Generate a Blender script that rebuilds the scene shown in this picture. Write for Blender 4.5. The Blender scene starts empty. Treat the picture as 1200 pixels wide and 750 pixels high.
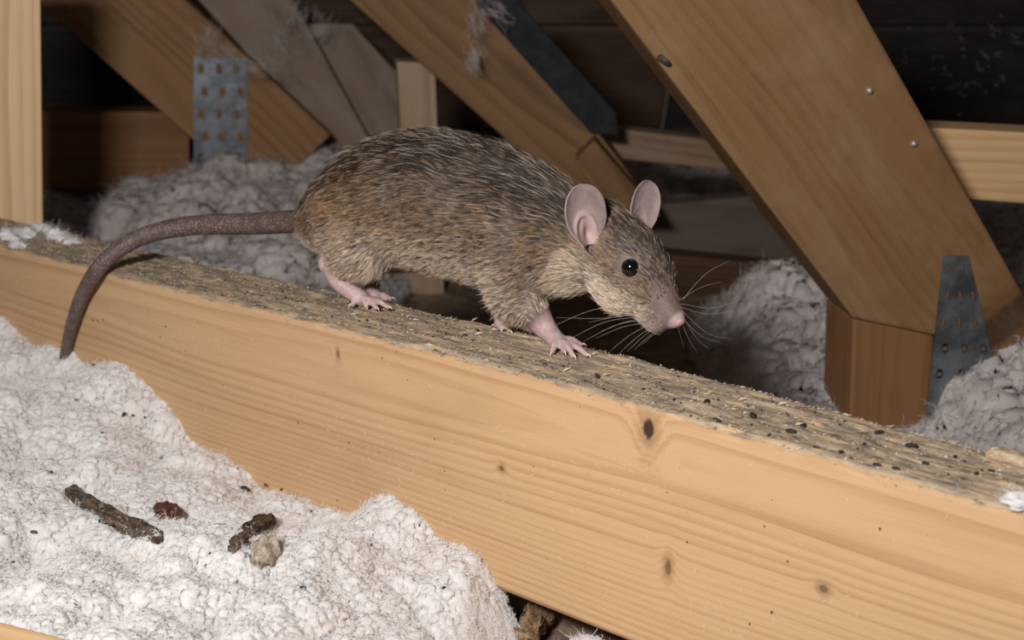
import bpy, bmesh, math, random
import numpy as np
from mathutils import Vector, Matrix, kdtree
from mathutils.bvhtree import BVHTree

random.seed(7)
rng = np.random.default_rng(7)
S = bpy.context.scene
COL = S.collection

# ------------------------------------------------------------------ camera, world, light, exposure
FPX, HORIZON = 1500.0, -60.0
PITCH = math.atan((375 - HORIZON) / FPX)
CP, SP = math.cos(PITCH), math.sin(PITCH)
CAM = np.array([0.0, 0.0, 0.2753])
cd = bpy.data.cameras.new('camera')
cd.sensor_width = 36.0
cd.lens = FPX / 1200.0 * 36.0
cd.clip_start, cd.clip_end = 0.01, 50
cd.dof.use_dof = True
cd.dof.focus_distance = 0.505
cd.dof.aperture_fstop = 15.0
cam = bpy.data.objects.new('camera', cd)
COL.objects.link(cam)
cam.location = CAM
cam.rotation_euler = (math.pi / 2 - PITCH, 0, 0)
S.camera = cam

w = bpy.data.worlds.new('world')
S.world = w
w.use_nodes = True
w.node_tree.nodes['Background'].inputs[0].default_value = (1.0, 0.86, 0.75, 1)
w.node_tree.nodes['Background'].inputs[1].default_value = 0.045

ld = bpy.data.lights.new('camera_flash', 'AREA')
ld.shape, ld.size, ld.size_y = 'RECTANGLE', 0.11, 0.07
ld.energy = 4.7
ld.color = (1.0, 0.965, 0.945)
lo = bpy.data.objects.new('camera_flash', ld)
COL.objects.link(lo)
lo.location = (-0.17, -0.03, 0.43)
lo.rotation_euler = (Vector((0.02, 0.60, 0.10)) - Vector(lo.location)).to_track_quat('-Z', 'Y').to_euler()

S.view_settings.view_transform = 'Standard'
S.view_settings.look = 'None'
S.view_settings.exposure = 0.0
S.view_settings.gamma = 1.0
S.view_settings.use_curve_mapping = False


# ------------------------------------------------------------------ geometry of the view (pixel -> ray, used to find real positions)
def ray(x, y):
    a, b = (x - 600) / FPX, -(y - 375) / FPX
    return np.array([a, CP + b * SP, -SP + b * CP])


def at(x, y, d):
    return CAM + ray(x, y) * d


def onz(x, y, z):
    r = ray(x, y)
    return CAM + r * ((z - CAM[2]) / r[2])


def onpl(x, y, P, n):
    r = ray(x, y)
    return CAM + r * (((P - CAM) @ n) / (r @ n))


ZTOP = 0.12
P0 = onz(600, 435, ZTOP)                      # a point on the beam's front top edge
BD = ray(-1300, HORIZON)
BD = -BD / np.linalg.norm(BD)
BD[2] = 0
BN = np.array([-BD[1], BD[0], 0.0])           # into the beam, away from the front face
UPV = np.array([0, 0, 1.0])


# ------------------------------------------------------------------ numeric noise
def _h(i, j, k, s=0):
    n = (i * 73856093) ^ (j * 19349663) ^ (k * 83492791) ^ (s * 2654435)
    n = (n ^ (n >> 13)) * 1274126177
    n = n & 0x7fffffff
    n = (n ^ (n >> 16)) * 668265263
    return ((n & 0xffffff) / float(0xffffff))


def vnoise(P, s=0):
    P = np.asarray(P, float)
    I = np.floor(P).astype(np.int64)
    f = P - I
    f = f * f * f * (f * (f * 6 - 15) + 10)
    r = 0
    for a in (0, 1):
        wa = f[:, 0] if a else 1 - f[:, 0]
        for b in (0, 1):
            wb = f[:, 1] if b else 1 - f[:, 1]
            for c in (0, 1):
                wc = f[:, 2] if c else 1 - f[:, 2]
                r = r + wa * wb * wc * _h(I[:, 0] + a, I[:, 1] + b, I[:, 2] + c, s)
    return r * 2 - 1


def fbm(P, o=4, s=0):
    r, a = 0, 1.0
    for i in range(o):
        r = r + a * vnoise(np.asarray(P) * (2.03 ** i) + 17.3 * i, s + i)
        a *= 0.5
    return r


def worley(P, s=0):
    P = np.asarray(P, float)
    I = np.floor(P).astype(np.int64)
    best = np.full(len(P), 9.0)
    for a in (-1, 0, 1):
        for b in (-1, 0, 1):
            for c in (-1, 0, 1):
                x, y, z = I[:, 0] + a, I[:, 1] + b, I[:, 2] + c
                d = (x + _h(x, y, z, s + 1) - P[:, 0]) ** 2 + (y + _h(x, y, z, s + 2) - P[:, 1]) ** 2 + (z + _h(x, y, z, s + 3) - P[:, 2]) ** 2
                best = np.minimum(best, d)
    return np.sqrt(best)


def sstep(a, b, x):
    t = np.clip((np.asarray(x, float) - a) / (b - a), 0, 1)
    return t * t * (3 - 2 * t)


# ------------------------------------------------------------------ node helper and materials
class G:
    def __init__(self, name):
        self.m = bpy.data.materials.new(name)
        self.m.use_nodes = True
        self.t = self.m.node_tree
        self.b = self.t.nodes['Principled BSDF']

    def put(self, sock, v):
        if isinstance(v, bpy.types.NodeSocket):
            self.t.links.new(v, sock)
        elif isinstance(v, (tuple, list)) and len(v) == 3 and sock.type == 'RGBA':
            sock.default_value = (*v, 1)
        else:
            sock.default_value = v

    def n(self, typ, ins=None, out=0, **kw):
        nd = self.t.nodes.new(typ)
        for k, v in kw.items():
            setattr(nd, k, v)
        for k, v in (ins or {}).items():
            self.put(nd.inputs[k], v)
        return nd.outputs[out]

    def math(self, op, a, b=0.0, c=0.0, clamp=False):
        return self.n('ShaderNodeMath', {0: a, 1: b, 2: c}, operation=op, use_clamp=clamp)

    def vm(self, op, a, b=(0, 0, 0)):
        return self.n('ShaderNodeVectorMath', {0: a, 1: b}, operation=op)

    def mix(self, f, a, b, mode='MIX'):
        return self.n('ShaderNodeMix', {0: f, 6: a, 7: b}, out=2, data_type='RGBA', blend_type=mode)

    def noise(self, v, scale=1.0, detail=4.0, rough=0.55, dist=0.0):
        return self.n('ShaderNodeTexNoise', {'Vector': v, 'Scale': scale, 'Detail': detail, 'Roughness': rough, 'Distortion': dist})

    def step(self, v, a, b, lo=0.0, hi=1.0):
        return self.n('ShaderNodeMapRange', {0: v, 1: a, 2: b, 3: lo, 4: hi}, interpolation_type='SMOOTHSTEP')

    def attr(self, name, out=2):
        return self.n('ShaderNodeAttribute', out=out, attribute_name=name)

    def bump(self, h, strength=0.5, dist=0.001):
        self.put(self.b.inputs['Normal'], self.n('ShaderNodeBump', {'Height': h, 'Strength': strength, 'Distance': dist}))

    def fin(self, color=None, rough=None, spec=None):
        if color is not None:
            self.put(self.b.inputs['Base Color'], color)
        if rough is not None:
            self.put(self.b.inputs['Roughness'], rough)
        if spec is not None:
            self.put(self.b.inputs['Specular IOR Level'], spec)
        return self.m


def wood(name, early, late, pith=(-0.03, 0.03), ring=0.0045, amt=0.7, warp=0.012, seed=0.0, dust=0.0, dustcol=(0.5, 0.46, 0.42), stain=0.3, knots=(), top=False, rough=0.62, fleck=0.0):
    """pine: growth rings around a pith line running along local X, fibre streaks, knots, stains and dust"""
    g = G(name)
    oc = g.n('ShaderNodeTexCoord', out=3)
    c = g.vm('ADD', oc, (seed * 1.37, 0, 0))
    sep = g.t.nodes.new('ShaderNodeSeparateXYZ')
    g.put(sep.inputs[0], oc)
    X, Y, Z = sep.outputs
    low = g.noise(g.vm('MULTIPLY', c, (2.2, 14, 14)), 1.0, 2.0)
    low2 = g.noise(g.vm('ADD', g.vm('MULTIPLY', c, (2.0, 10, 10)), (7.1, 3.3, 9.7)), 1.0, 2.0)
    yy = g.math('ADD', g.math('SUBTRACT', Y, pith[0]), g.math('MULTIPLY', g.math('SUBTRACT', low, 0.5), warp * 2))
    zz = g.math('ADD', g.math('SUBTRACT', Z, pith[1]), g.math('MULTIPLY', g.math('SUBTRACT', low2, 0.5), warp * 2))
    r = g.math('SQRT', g.math('ADD', g.math('MULTIPLY', yy, yy), g.math('MULTIPLY', zz, zz)))
    kmask, kring = 0.0, 0.0
    for (kx, ka, kz, ra, rb) in knots:
        dx = g.math('DIVIDE', g.math('SUBTRACT', X, kx), ra)
        dz = g.math('DIVIDE', g.math('SUBTRACT', Z, kz), rb)
        d = g.math('SQRT', g.math('ADD', g.math('MULTIPLY', dx, dx), g.math('MULTIPLY', dz, dz)))
        d = g.math('MULTIPLY', d, g.math('ADD', 0.55, g.math('MULTIPLY', g.noise(oc, 420, 4.0, 0.7), 0.9)))
        infl = g.math('POWER', 2.718, g.math('MULTIPLY', g.math('MULTIPLY', d, d), -0.16))
        r = g.math('ADD', r, g.math('MULTIPLY', infl, rb * 1.3))
        kmask = g.math('MAXIMUM', kmask, g.math('MULTIPLY', g.step(d, 0.60, 1.10, 1.0, 0.0), ka))
        kring = g.math('MAXIMUM', kring, g.step(d, 1.0, 2.6, 0.55, 0.0))
    ph = g.math('DIVIDE', r, ring)
    fr = g.math('FRACT', ph)
    lw = g.math('MULTIPLY', g.step(fr, 0.25, 0.9), g.step(fr, 0.93, 1.0, 1.0, 0.0))
    ringvar = g.n('ShaderNodeTexWhiteNoise', {'W': g.math('FLOOR', ph)}, out=0, noise_dimensions='1D')
    lw = g.math('MULTIPLY', lw, g.math('ADD', 0.35, g.math('MULTIPLY', ringvar, 0.65)))
    fib = g.noise(g.vm('MULTIPLY', c, (28, 1500, 1500)), 1.0, 3.0, 0.6)
    streak = g.noise(g.vm('MULTIPLY', c, (5, 160, 160)), 1.0, 3.0, 0.6)
    blot = g.noise(g.vm('MULTIPLY', c, (9, 30, 30)), 1.0, 4.0, 0.6)
    f = g.math('MULTIPLY', lw, amt)
    f = g.math('ADD', f, g.math('MULTIPLY', g.math('SUBTRACT', fib, 0.5), 0.55))
    f = g.math('ADD', f, g.math('MULTIPLY', g.math('SUBTRACT', streak, 0.5), 0.95), 0, True)
    col = g.mix(f, early, late)
    dk = tuple(x * 0.62 for x in late)
    col = g.mix(g.math('MULTIPLY', g.step(blot, 0.52, 0.75), stain), col, dk)
    thin = g.step(g.noise(g.vm('MULTIPLY', g.vm('ADD', c, (3.3, 1.1, 5.2)), (7, 420, 420)), 1.0, 2.0), 0.68, 0.78)
    col = g.mix(g.math('MULTIPLY', thin, 0.35), col, tuple(x * 0.35 for x in late))
    if knots:
        col = g.mix(kring, col, tuple(x * 0.8 for x in late))
        col = g.mix(kmask, col, (0.035, 0.02, 0.013))
    hgt = g.math('ADD', g.math('MULTIPLY', fib, 0.5), g.math('MULTIPLY', lw, 0.35))
    if fleck:
        fl = g.step(g.noise(g.vm('MULTIPLY', c, (60, 90, 90)), 8.0, 3.0, 0.7), 0.70, 0.76)
        col = g.mix(g.math('MULTIPLY', fl, fleck), col, (0.62, 0.56, 0.5))
    if dust:
        dn = g.step(g.noise(g.vm('MULTIPLY', c, (14, 24, 24)), 1.0, 6.0, 0.7), 0.42, 0.66)
        col = g.mix(g.math('MULTIPLY', dn, dust), col, dustcol)
    if top:
        tp = g.attr('top')
        ragged = g.noise(g.vm('MULTIPLY', c, (60, 240, 240)), 1.0, 5.0, 0.7)
        tm = g.step(g.math('ADD', tp, g.math('MULTIPLY', g.math('SUBTRACT', ragged, 0.5), 1.0)), 0.42, 0.62)
        d1 = g.noise(g.vm('MULTIPLY', c, (45, 150, 150)), 1.0, 6.0, 0.72)
        d2 = g.noise(g.vm('MULTIPLY', g.vm('ADD', c, (4, 8, 1)), (90, 420, 420)), 1.0, 5.0, 0.7)
        d3 = g.noise(g.vm('MULTIPLY', g.vm('ADD', c, (9, 2, 6)), (330, 520, 520)), 1.0, 3.0, 0.7)
        tc = g.mix(g.step(d1, 0.38, 0.62), (0.26, 0.215, 0.17), (0.50, 0.38, 0.26))
        tc = g.mix(g.math('MULTIPLY', g.step(d2, 0.52, 0.66), 0.9), tc, (0.66, 0.46, 0.25))
        tc = g.mix(g.math('MULTIPLY', g.step(d2, 0.46, 0.32), 0.85), tc, (0.12, 0.09, 0.07))
        tc = g.mix(g.math('MULTIPLY', g.step(d3, 0.63, 0.69), 0.85), tc, (0.05, 0.04, 0.035))
        tc = g.mix(g.math('MULTIPLY', g.step(d3, 0.32, 0.27), 0.6), tc, (0.75, 0.70, 0.62))
        col = g.mix(tm, col, tc)
        hgt = g.math('ADD', hgt, g.math('MULTIPLY', tm, g.math('MULTIPLY', g.math('ADD', d2, d3), 2.2)))
    g.bump(hgt, 0.45, 0.0006)
    return g.fin(col, rough, 0.25)


def plain(name, col, rough=0.6, metal=0.0, var=0.0, scale=300, bumpd=0.0, sss=0.0, sssr=(0.004, 0.002, 0.0015), spec=0.4, col2=None):
    g = G(name)
    c = g.n('ShaderNodeTexCoord', out=3)
    nz = g.noise(c, scale, 4.0, 0.65)
    k = col
    if var or col2:
        k = g.mix(g.step(nz, 0.35, 0.65), tuple(x * (1 - var) for x in col), col2 or tuple(min(1, x * (1 + var)) for x in col))
    if bumpd:
        g.bump(nz, 0.8, bumpd)
    g.b.inputs['Metallic'].default_value = metal
    if sss:
        g.b.inputs['Subsurface Weight'].default_value = sss
        g.b.inputs['Subsurface Radius'].default_value = (1, 0.5, 0.4)
        g.b.inputs['Subsurface Scale'].default_value = sssr[0]
    return g.fin(k, rough, spec)


# ------------------------------------------------------------------ object helpers
def tag(o, label=None, cat=None, group=None, kind=None):
    for k, v in (('label', label), ('category', cat), ('group', group), ('kind', kind)):
        if v:
            o[k] = v
    return o


def mk(name, verts, faces, mat, parent=None, origin=None, smooth=True, M=None):
    """one mesh object from world-space points; origin or M sets the object's own frame"""
    V = np.asarray(verts, float)
    me = bpy.data.meshes.new(name)
    o = bpy.data.objects.new(name, me)
    COL.objects.link(o)
    if M is None:
        M = Matrix.Translation(Vector(origin if origin is not None else (0, 0, 0)))
    Mi = np.array(M.inverted())
    L = V @ Mi[:3, :3].T + Mi[:3, 3]
    me.from_pydata(L.tolist(), [], faces if isinstance(faces, list) else faces.tolist())
    me.update()
    if smooth:
        me.polygons.foreach_set('use_smooth', [True] * len(me.polygons))
    if mat:
        me.materials.append(mat)
    if parent:
        o.parent = parent
        o.matrix_basis = parent.matrix_basis.inverted() @ M
    else:
        o.matrix_basis = M
    return o


def fattr(o, name, vals):
    a = o.data.attributes.new(name, 'FLOAT', 'POINT')
    a.data.foreach_set('value', np.asarray(vals, np.float32))


def hair(name, pts, rad, mat, parent=None, origin=(0, 0, 0), col=None):
    """a hair-curves object: pts (N,k,3) world, rad (N,k)"""
    N, k, _ = pts.shape
    hc = bpy.data.hair_curves.new(name)
    hc.add_curves([k] * N)
    M = Matrix.Translation(Vector(origin))
    L = (pts.reshape(-1, 3) - np.asarray(origin)).astype(np.float32)
    hc.position_data.foreach_set('vector', L.ravel())
    ra = hc.attributes.get('radius') or hc.attributes.new('radius', 'FLOAT', 'POINT')
    ra.data.foreach_set('value', np.broadcast_to(rad, (N, k)).astype(np.float32).ravel())
    if col is not None:
        ca = hc.attributes.new('hcol', 'FLOAT_COLOR', 'CURVE')
        ca.data.foreach_set('color', np.concatenate([col, np.ones((N, 1))], 1).astype(np.float32).ravel())
    hc.materials.append(mat)
    o = bpy.data.objects.new(name, hc)
    COL.objects.link(o)
    if parent:
        o.parent = parent
        o.matrix_basis = parent.matrix_basis.inverted() @ M
    else:
        o.matrix_basis = M
    return o


def frame(xd, zd, origin):
    x = Vector(xd).normalized()
    z = Vector(zd)
    z = (z - x * z.dot(x)).normalized()
    y = z.cross(x)
    M = Matrix((x, y, z)).transposed().to_4x4()
    M.translation = Vector(origin)
    return M


def catmull(P, n):
    P = np.asarray(P, float)
    Q = np.vstack([2 * P[0] - P[1], P, 2 * P[-1] - P[-2]])
    out = []
    m = len(P) - 1
    for t in np.linspace(0, m, n):
        i = min(int(t), m - 1)
        f = t - i
        a, b, c, d = Q[i], Q[i + 1], Q[i + 2], Q[i + 3]
        out.append(0.5 * (2 * b + (c - a) * f + (2 * a - 5 * b + 4 * c - d) * f * f + (3 * b - a - 3 * c + d) * f ** 3))
    return np.array(out)


def tube(P, R, n=None, seg=12, cap=True, flat=1.0, flatdir=None):
    """tapered round tube along points; returns verts, faces (closed)"""
    P = np.asarray(P, float)
    R = np.asarray(R, float)
    if n:
        R = np.clip(catmull(np.stack([R, R * 0, R * 0], 1), n)[:, 0], R.min() * 0.8, R.max() * 1.05)
        P = catmull(P, n)
    if cap:
        t0, t1 = P[0] - P[1], P[-1] - P[-2]
        t0, t1 = t0 / np.linalg.norm(t0), t1 / np.linalg.norm(t1)
        P = np.vstack([P[0] + t0 * R[0] * 0.85, P[0] + t0 * R[0] * 0.5, P, P[-1] + t1 * R[-1] * 0.5, P[-1] + t1 * R[-1] * 0.85])
        R = np.concatenate([[R[0] * 0.5, R[0] * 0.86], R, [R[-1] * 0.86, R[-1] * 0.5]])
    T = np.gradient(P, axis=0)
    T /= np.linalg.norm(T, axis=1)[:, None]
    a = np.array(flatdir if flatdir is not None else ([0, 0, 1.0] if abs(T[0, 2]) < 0.9 else [1.0, 0, 0]), float)
    V = []
    for p, t, r in zip(P, T, R):
        a = a - t * (a @ t)
        a /= np.linalg.norm(a)
        b = np.cross(t, a)
        for k in range(seg):
            th = 2 * math.pi * k / seg
            V.append(p + r * (math.cos(th) * a * flat + math.sin(th) * b))
    F = []
    m = len(P)
    for i in range(m - 1):
        for k in range(seg):
            k2 = (k + 1) % seg
            F.append([i * seg + k, i * seg + k2, (i + 1) * seg + k2, (i + 1) * seg + k])
    F.append(list(range(seg))[::-1])
    F.append([(m - 1) * seg + k for k in range(seg)])
    return np.array(V), F


def lump(c, rad, axis=None, sub=3, amp=0.25, fr=1.6, seed=0):
    """an irregular rounded lump: noise-shaped ball with three radii; returns verts, faces"""
    bm = bmesh.new()
    bmesh.ops.create_icosphere(bm, subdivisions=sub, radius=1.0)
    V = np.array([v.co[:] for v in bm.verts])
    F = [[v.index for v in f.verts] for f in bm.faces]
    bm.free()
    V = V * (1 + amp * fbm(V * fr + seed * 11.7, 3, seed))[:, None]
    V = V * np.asarray(rad)
    if axis is not None:
        M = np.array(frame(axis, (0.05, 0.1, 1), (0, 0, 0)))[:3, :3]
        V = V @ M.T
    return V + np.asarray(c), F


def join(parts):
    V, F, o = [], [], 0
    for v, f in parts:
        V.append(np.asarray(v))
        F += [[i + o for i in q] for q in f]
        o += len(v)
    return np.vstack(V), F

# ------------------------------------------------------------------ the setting: ceiling board underfoot, roof boards
M_floor = plain('floor_board', (0.22, 0.155, 0.105), 0.9, var=0.4, scale=40, bumpd=0.002)
fl = mk('floor', [(-1.6, -0.3, 0), (1.6, -0.3, 0), (1.6, 1.6, 0), (-1.6, 1.6, 0), (-1.6, -0.3, -0.02), (1.6, -0.3, -0.02), (1.6, 1.6, -0.02), (-1.6, 1.6, -0.02)],
        [[0, 1, 2, 3], [7, 6, 5, 4], [0, 4, 5, 1], [1, 5, 6, 2], [2, 6, 7, 3], [3, 7, 4, 0]], M_floor, smooth=False)
tag(fl, 'dark dusty boarding under the loose white insulation', 'floor', kind='structure')

M_roof = wood('roof_board_dark', (0.050, 0.042, 0.038), (0.022, 0.018, 0.016), ring=0.006, dust=0.16, dustcol=(0.20, 0.18, 0.17), stain=0.6, fleck=0.3, rough=0.8)
M_roofb = wood('roof_board_brown', (0.13, 0.08, 0.05), (0.06, 0.035, 0.022), ring=0.006, dust=0.35, dustcol=(0.22, 0.18, 0.155), stain=0.5, fleck=0.15, rough=0.8, seed=3)
roof = bpy.data.objects.new('ceiling', None)
COL.objects.link(roof)
roof.location = (0, 1.5, 0)
tag(roof, 'sloping underside of dark dusty roof boards behind the timbers', 'ceiling', kind='structure')
RN = np.array([0, -1, -1]) / math.sqrt(2)             # roof faces down and towards the eaves' inside
RU = np.array([0, -1, 1]) / math.sqrt(2)


def board(s0, s1, x0, x1, mat, th=0.018):
    """one roof board between two heights along the slope"""
    A = np.array([0, 1.5, 0.0])
    V = []
    for lift in (0, -th):
        for s, x in ((s0, x0), (s0, x1), (s1, x1), (s1, x0)):
            V.append(A + RU * s + RN * lift + np.array([x, 0, 0]))
    return mk('plank', V, [[0, 1, 2, 3], [7, 6, 5, 4], [0, 4, 5, 1], [1, 5, 6, 2], [2, 6, 7, 3], [3, 7, 4, 0]], mat, roof, smooth=False, M=frame((1, 0, 0), RN, A + RU * s0 + np.array([x0, 0, 0])))


for s0, s1 in ((0.0, 0.118), (0.123, 0.277), (0.288, 0.44), (0.447, 0.60)):
    board(s0, s1, 0.17, 1.3, M_roof)
    board(s0, s1, -0.27, 0.165, M_roofb if s0 > 0.1 else M_roof)
    board(s0, s1, -1.3, -0.275, M_roof)


# ------------------------------------------------------------------ timbers
def prism(name, poly, depth, mat, grain, yaw=0.0, th=0.04, bev=0.0016, parent=None, plane=None):
    """a timber whose cut outline lies in an upright plane at its own distance, with real thickness behind"""
    c = np.mean(np.array(poly, float), 0)
    Pc = at(c[0], c[1], depth)
    a = math.radians(yaw)
    n = np.array([math.sin(a), math.cos(a), 0.0])
    if plane is not None:                     # share another timber's face, set back by plane[2] metres
        Pc, n = plane[0] + plane[1] * plane[2], plane[1]
    Fv = [onpl(x, y, Pc, n) for x, y in poly]
    Bv = [p + n * th for p in Fv]
    g0, g1 = onpl(*grain[0], Pc, n), onpl(*grain[1], Pc, n)
    M = frame(g1 - g0, -n, np.mean(Fv, 0))
    k = len(poly)
    F = [list(range(k))[::-1], [k + i for i in range(k)]] + [[i, (i + 1) % k, k + (i + 1) % k, k + i] for i in range(k)]
    Vv = np.array(Fv + Bv)
    Vv[:, 2] = np.maximum(Vv[:, 2], -0.0003)  # timbers stand on the floor, not in it
    o = mk(name, Vv, F, mat, parent, M=M, smooth=False)
    bm = bmesh.new()
    bm.from_mesh(o.data)
    bmesh.ops.recalc_face_normals(bm, faces=bm.faces)
    bmesh.ops.bevel(bm, geom=list(bm.edges), offset=bev, segments=2, profile=0.6, affect='EDGES')
    bm.to_mesh(o.data)
    bm.free()
    return o


def face(poly, depth, yaw):
    """the front plane of a timber, for the pieces fixed to it"""
    c = np.mean(np.array(poly, float), 0)
    a = math.radians(yaw)
    return at(c[0], c[1], depth), np.array([math.sin(a), math.cos(a), 0.0])


WIDE = [(654, -80), (960, -80), (1262, 455), (1240, 496), (1095, 393), (1000, 373)]
MIDR = [(320, -80), (492, -80), (690, 140), (775, 254), (692, 252)]
LEFR = [(-40, -73), (140, -73), (388, 158), (345, 200), (262, 196)]
F_WIDE, F_MID, F_LEF = face(WIDE, 0.692, -6), face(MIDR, 0.97, 3), face(LEFR, 1.10, -12)
PINE_E, PINE_L = (0.60, 0.38, 0.19), (0.42, 0.215, 0.085)
M_post = wood('pine_post', (0.80, 0.57, 0.34), (0.58, 0.34, 0.15), pith=(-0.012, -0.015), ring=0.0052, amt=0.75, warp=0.006, seed=1, stain=0.12, fleck=0.15)
M_raf = wood('pine_rafter', (0.25, 0.137, 0.058), (0.15, 0.072, 0.027), pith=(0.035, -0.05), ring=0.0045, amt=0.4, warp=0.02, seed=2, stain=0.45, dust=0.22, dustcol=(0.42, 0.30, 0.19), fleck=0.35,
             knots=((0.085, 0.7, 0.0, 0.010, 0.008),))
M_blk = wood('pine_block', (0.25, 0.125, 0.054), (0.13, 0.058, 0.023), pith=(0.02, -0.06), ring=0.0035, amt=0.4, seed=4, stain=0.6, fleck=0.2)
M_mid = wood('pine_mid', (0.23, 0.125, 0.055), (0.13, 0.062, 0.024), pith=(0.05, -0.03), ring=0.009, warp=0.03, seed=5, stain=0.55, fleck=0.1)
M_lef = wood('pine_left', (0.30, 0.165, 0.075), (0.17, 0.08, 0.03), pith=(-0.04, -0.03), ring=0.008, warp=0.02, seed=6, stain=0.5, fleck=0.15)
M_grey = wood('dusty_board', (0.27, 0.20, 0.15), (0.16, 0.11, 0.078), pith=(0.0, -0.06), ring=0.006, seed=7, stain=0.5, dust=0.55, dustcol=(0.34, 0.29, 0.255), fleck=0.4)
M_dim = wood('board_shaded', (0.15, 0.115, 0.09), (0.09, 0.066, 0.05), pith=(0.0, -0.06), ring=0.006, seed=11, stain=0.5, dust=0.35, dustcol=(0.17, 0.145, 0.125))  # grey board darkened: the shade behind the rat's head is in the colour
M_dim2 = wood('timber_shaded', (0.10, 0.055, 0.03), (0.055, 0.03, 0.016), ring=0.006, seed=12, stain=0.5)  # brown timber with the same shade painted into its tones
M_pale = wood('pale_stud', (0.42, 0.30, 0.19), (0.28, 0.18, 0.10), pith=(0.0, -0.04), ring=0.006, seed=8, stain=0.4, dust=0.2)
M_bat = wood('pine_batten', (0.74, 0.49, 0.26), (0.54, 0.31, 0.14), pith=(0.06, -0.03), ring=0.006, seed=9, stain=0.2)
M_batd = wood('pine_batten_brown', (0.26, 0.16, 0.09), (0.15, 0.085, 0.045), ring=0.006, seed=10, stain=0.5, dust=0.3, dustcol=(0.3, 0.25, 0.21))

# upright post nailed behind the beam, going down to the floor
o = prism('timber_post', [(-44, -60), (47, -60), (51, 300), (52, 470), (-40, 470)], 0.838, M_post, [(0, -50), (3, 450)], yaw=-21, th=0.045)
tag(o, 'bright pale pine upright post standing behind the end of the beam by the tail', 'post')
o = prism('rafter', [(654, -80), (960, -80), (1262, 455), (1240, 496), (1095, 393), (1000, 373)], 0.692, M_raf, [(654, -80), (1000, 372)], yaw=-6, th=0.045, bev=0.002)
tag(o, 'wide orange pine rafter slanting down onto the short block behind the beam', 'rafter')
o = prism('wood_block', [(1000, 373.5), (1095, 393.5), (1086, 534), (994, 534)], 0.742, M_blk, [(1047, 380), (1042, 530)], th=0.045, plane=(*F_WIDE, 0.0004))
tag(o, 'short dark orange upright wood block under the wide rafter', 'block')
o = prism('rafter', [(320, -80), (492, -80), (690, 140), (775, 254), (692, 252)], 0.97, M_mid, [(320, -80), (692, 252)], yaw=3, th=0.045)
tag(o, 'brown slanting rafter with a dark strap on its edge, behind the rat', 'rafter')
o = prism('timber_offcut', [(674, 187), (697, 164), (760, 238), (716, 258)], 0.925, M_mid, [(690, 180), (735, 245)], th=0.03, plane=(*F_MID, -0.0295))
tag(o, 'short light brown timber offcut against the rafter above the ears', 'timber')
o = prism('rafter', [(-40, -73), (140, -73), (388, 158), (345, 200), (262, 196)], 1.10, M_lef, [(-40, -73), (262, 196)], yaw=-12, th=0.045)
tag(o, 'slanting brown rafter ending at the small perforated plate', 'rafter')
o = prism('tie_timber', [(-20, 131), (222, 131), (222, 222), (-20, 222)], 1.15, M_blk, [(0, 170), (220, 170)], th=0.045, plane=(*F_LEF, 0.0448))
tag(o, 'level dark brown timber between the post and the small perforated plate', 'timber')
o = prism('dusty_board', [(214, -20), (333, -20), (440, 176), (392, 176)], 1.17, M_grey, [(214, -20), (392, 172)], th=0.025, plane=(*F_LEF, 0.0448))
tag(o, 'grey dusty slanting board next to the slanting brown rafter', 'board')
o = prism('dusty_board', [(340, 28), (413, 28), (472, 92), (472, 195), (400, 195)], 1.225, M_grey, [(340, 30), (440, 190)], th=0.025, plane=(*F_LEF, 0.0696))
tag(o, 'grey dusty board with a pale top edge beside the thin stud', 'board')
o = prism('stud', [(465, 72), (510, 74), (521, 359), (480, 359)], 1.035, M_pale, [(488, 75), (500, 370)], yaw=-8, th=0.035)
tag(o, 'thin pale upright stud standing behind the rat belly', 'stud')
o = prism('batten', [(690, 147), (900, 172), (900, 206), (690, 182)], 1.12, M_batd, [(690, 160), (900, 188)], th=0.03, plane=(*F_MID, 0.0448))
tag(o, 'brown roof batten behind the far ear', 'batten')
o = prism('batten', [(1040, 147), (1260, 158), (1260, 243), (1040, 227)], 0.86, M_bat, [(1040, 185), (1260, 198)], th=0.04, plane=(*F_WIDE, 0.0448))
tag(o, 'pale orange level batten emerging from behind the wide rafter', 'batten')
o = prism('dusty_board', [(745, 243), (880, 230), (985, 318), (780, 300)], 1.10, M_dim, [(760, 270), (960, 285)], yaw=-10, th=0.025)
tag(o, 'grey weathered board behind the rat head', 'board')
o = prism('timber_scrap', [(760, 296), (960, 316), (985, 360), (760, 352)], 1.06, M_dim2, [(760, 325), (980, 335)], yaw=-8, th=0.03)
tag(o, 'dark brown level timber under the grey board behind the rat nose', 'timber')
# batten lying on the insulation, near corner
gA, gB = onz(-60, 712, 0.068), onz(128, 760, 0.068)
gd = (gB - gA) / np.linalg.norm(gB - gA)
gn = np.array([gd[1], -gd[0], 0])
if gn[1] > 0:
    gn = -gn
Vb = []
for z in (0.0, -0.02):
    for p, q in ((gA - gd * 0.05, 0), (gB + gd * 0.08, 0), (gB + gd * 0.08, 0.045), (gA - gd * 0.05, 0.045)):
        Vb.append(p + gn * q + np.array([0, 0, z]))
o = mk('batten_offcut', Vb, [[0, 1, 2, 3], [7, 6, 5, 4], [0, 4, 5, 1], [1, 5, 6, 2], [2, 6, 7, 3], [3, 7, 4, 0]], M_bat, smooth=False, M=frame(gd, (0, 0, 1), gA))
bm = bmesh.new(); bm.from_mesh(o.data); bmesh.ops.recalc_face_normals(bm, faces=bm.faces)
bmesh.ops.bevel(bm, geom=list(bm.edges), offset=0.0015, segments=2, profile=0.6, affect='EDGES'); bm.to_mesh(o.data); bm.free()
tag(o, 'pine batten lying half sunk in the white insulation', 'batten')

# ------------------------------------------------------------------ the long beam
BH = 0.0945
xs = np.arange(-0.62, 0.40, 0.0012)


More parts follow.
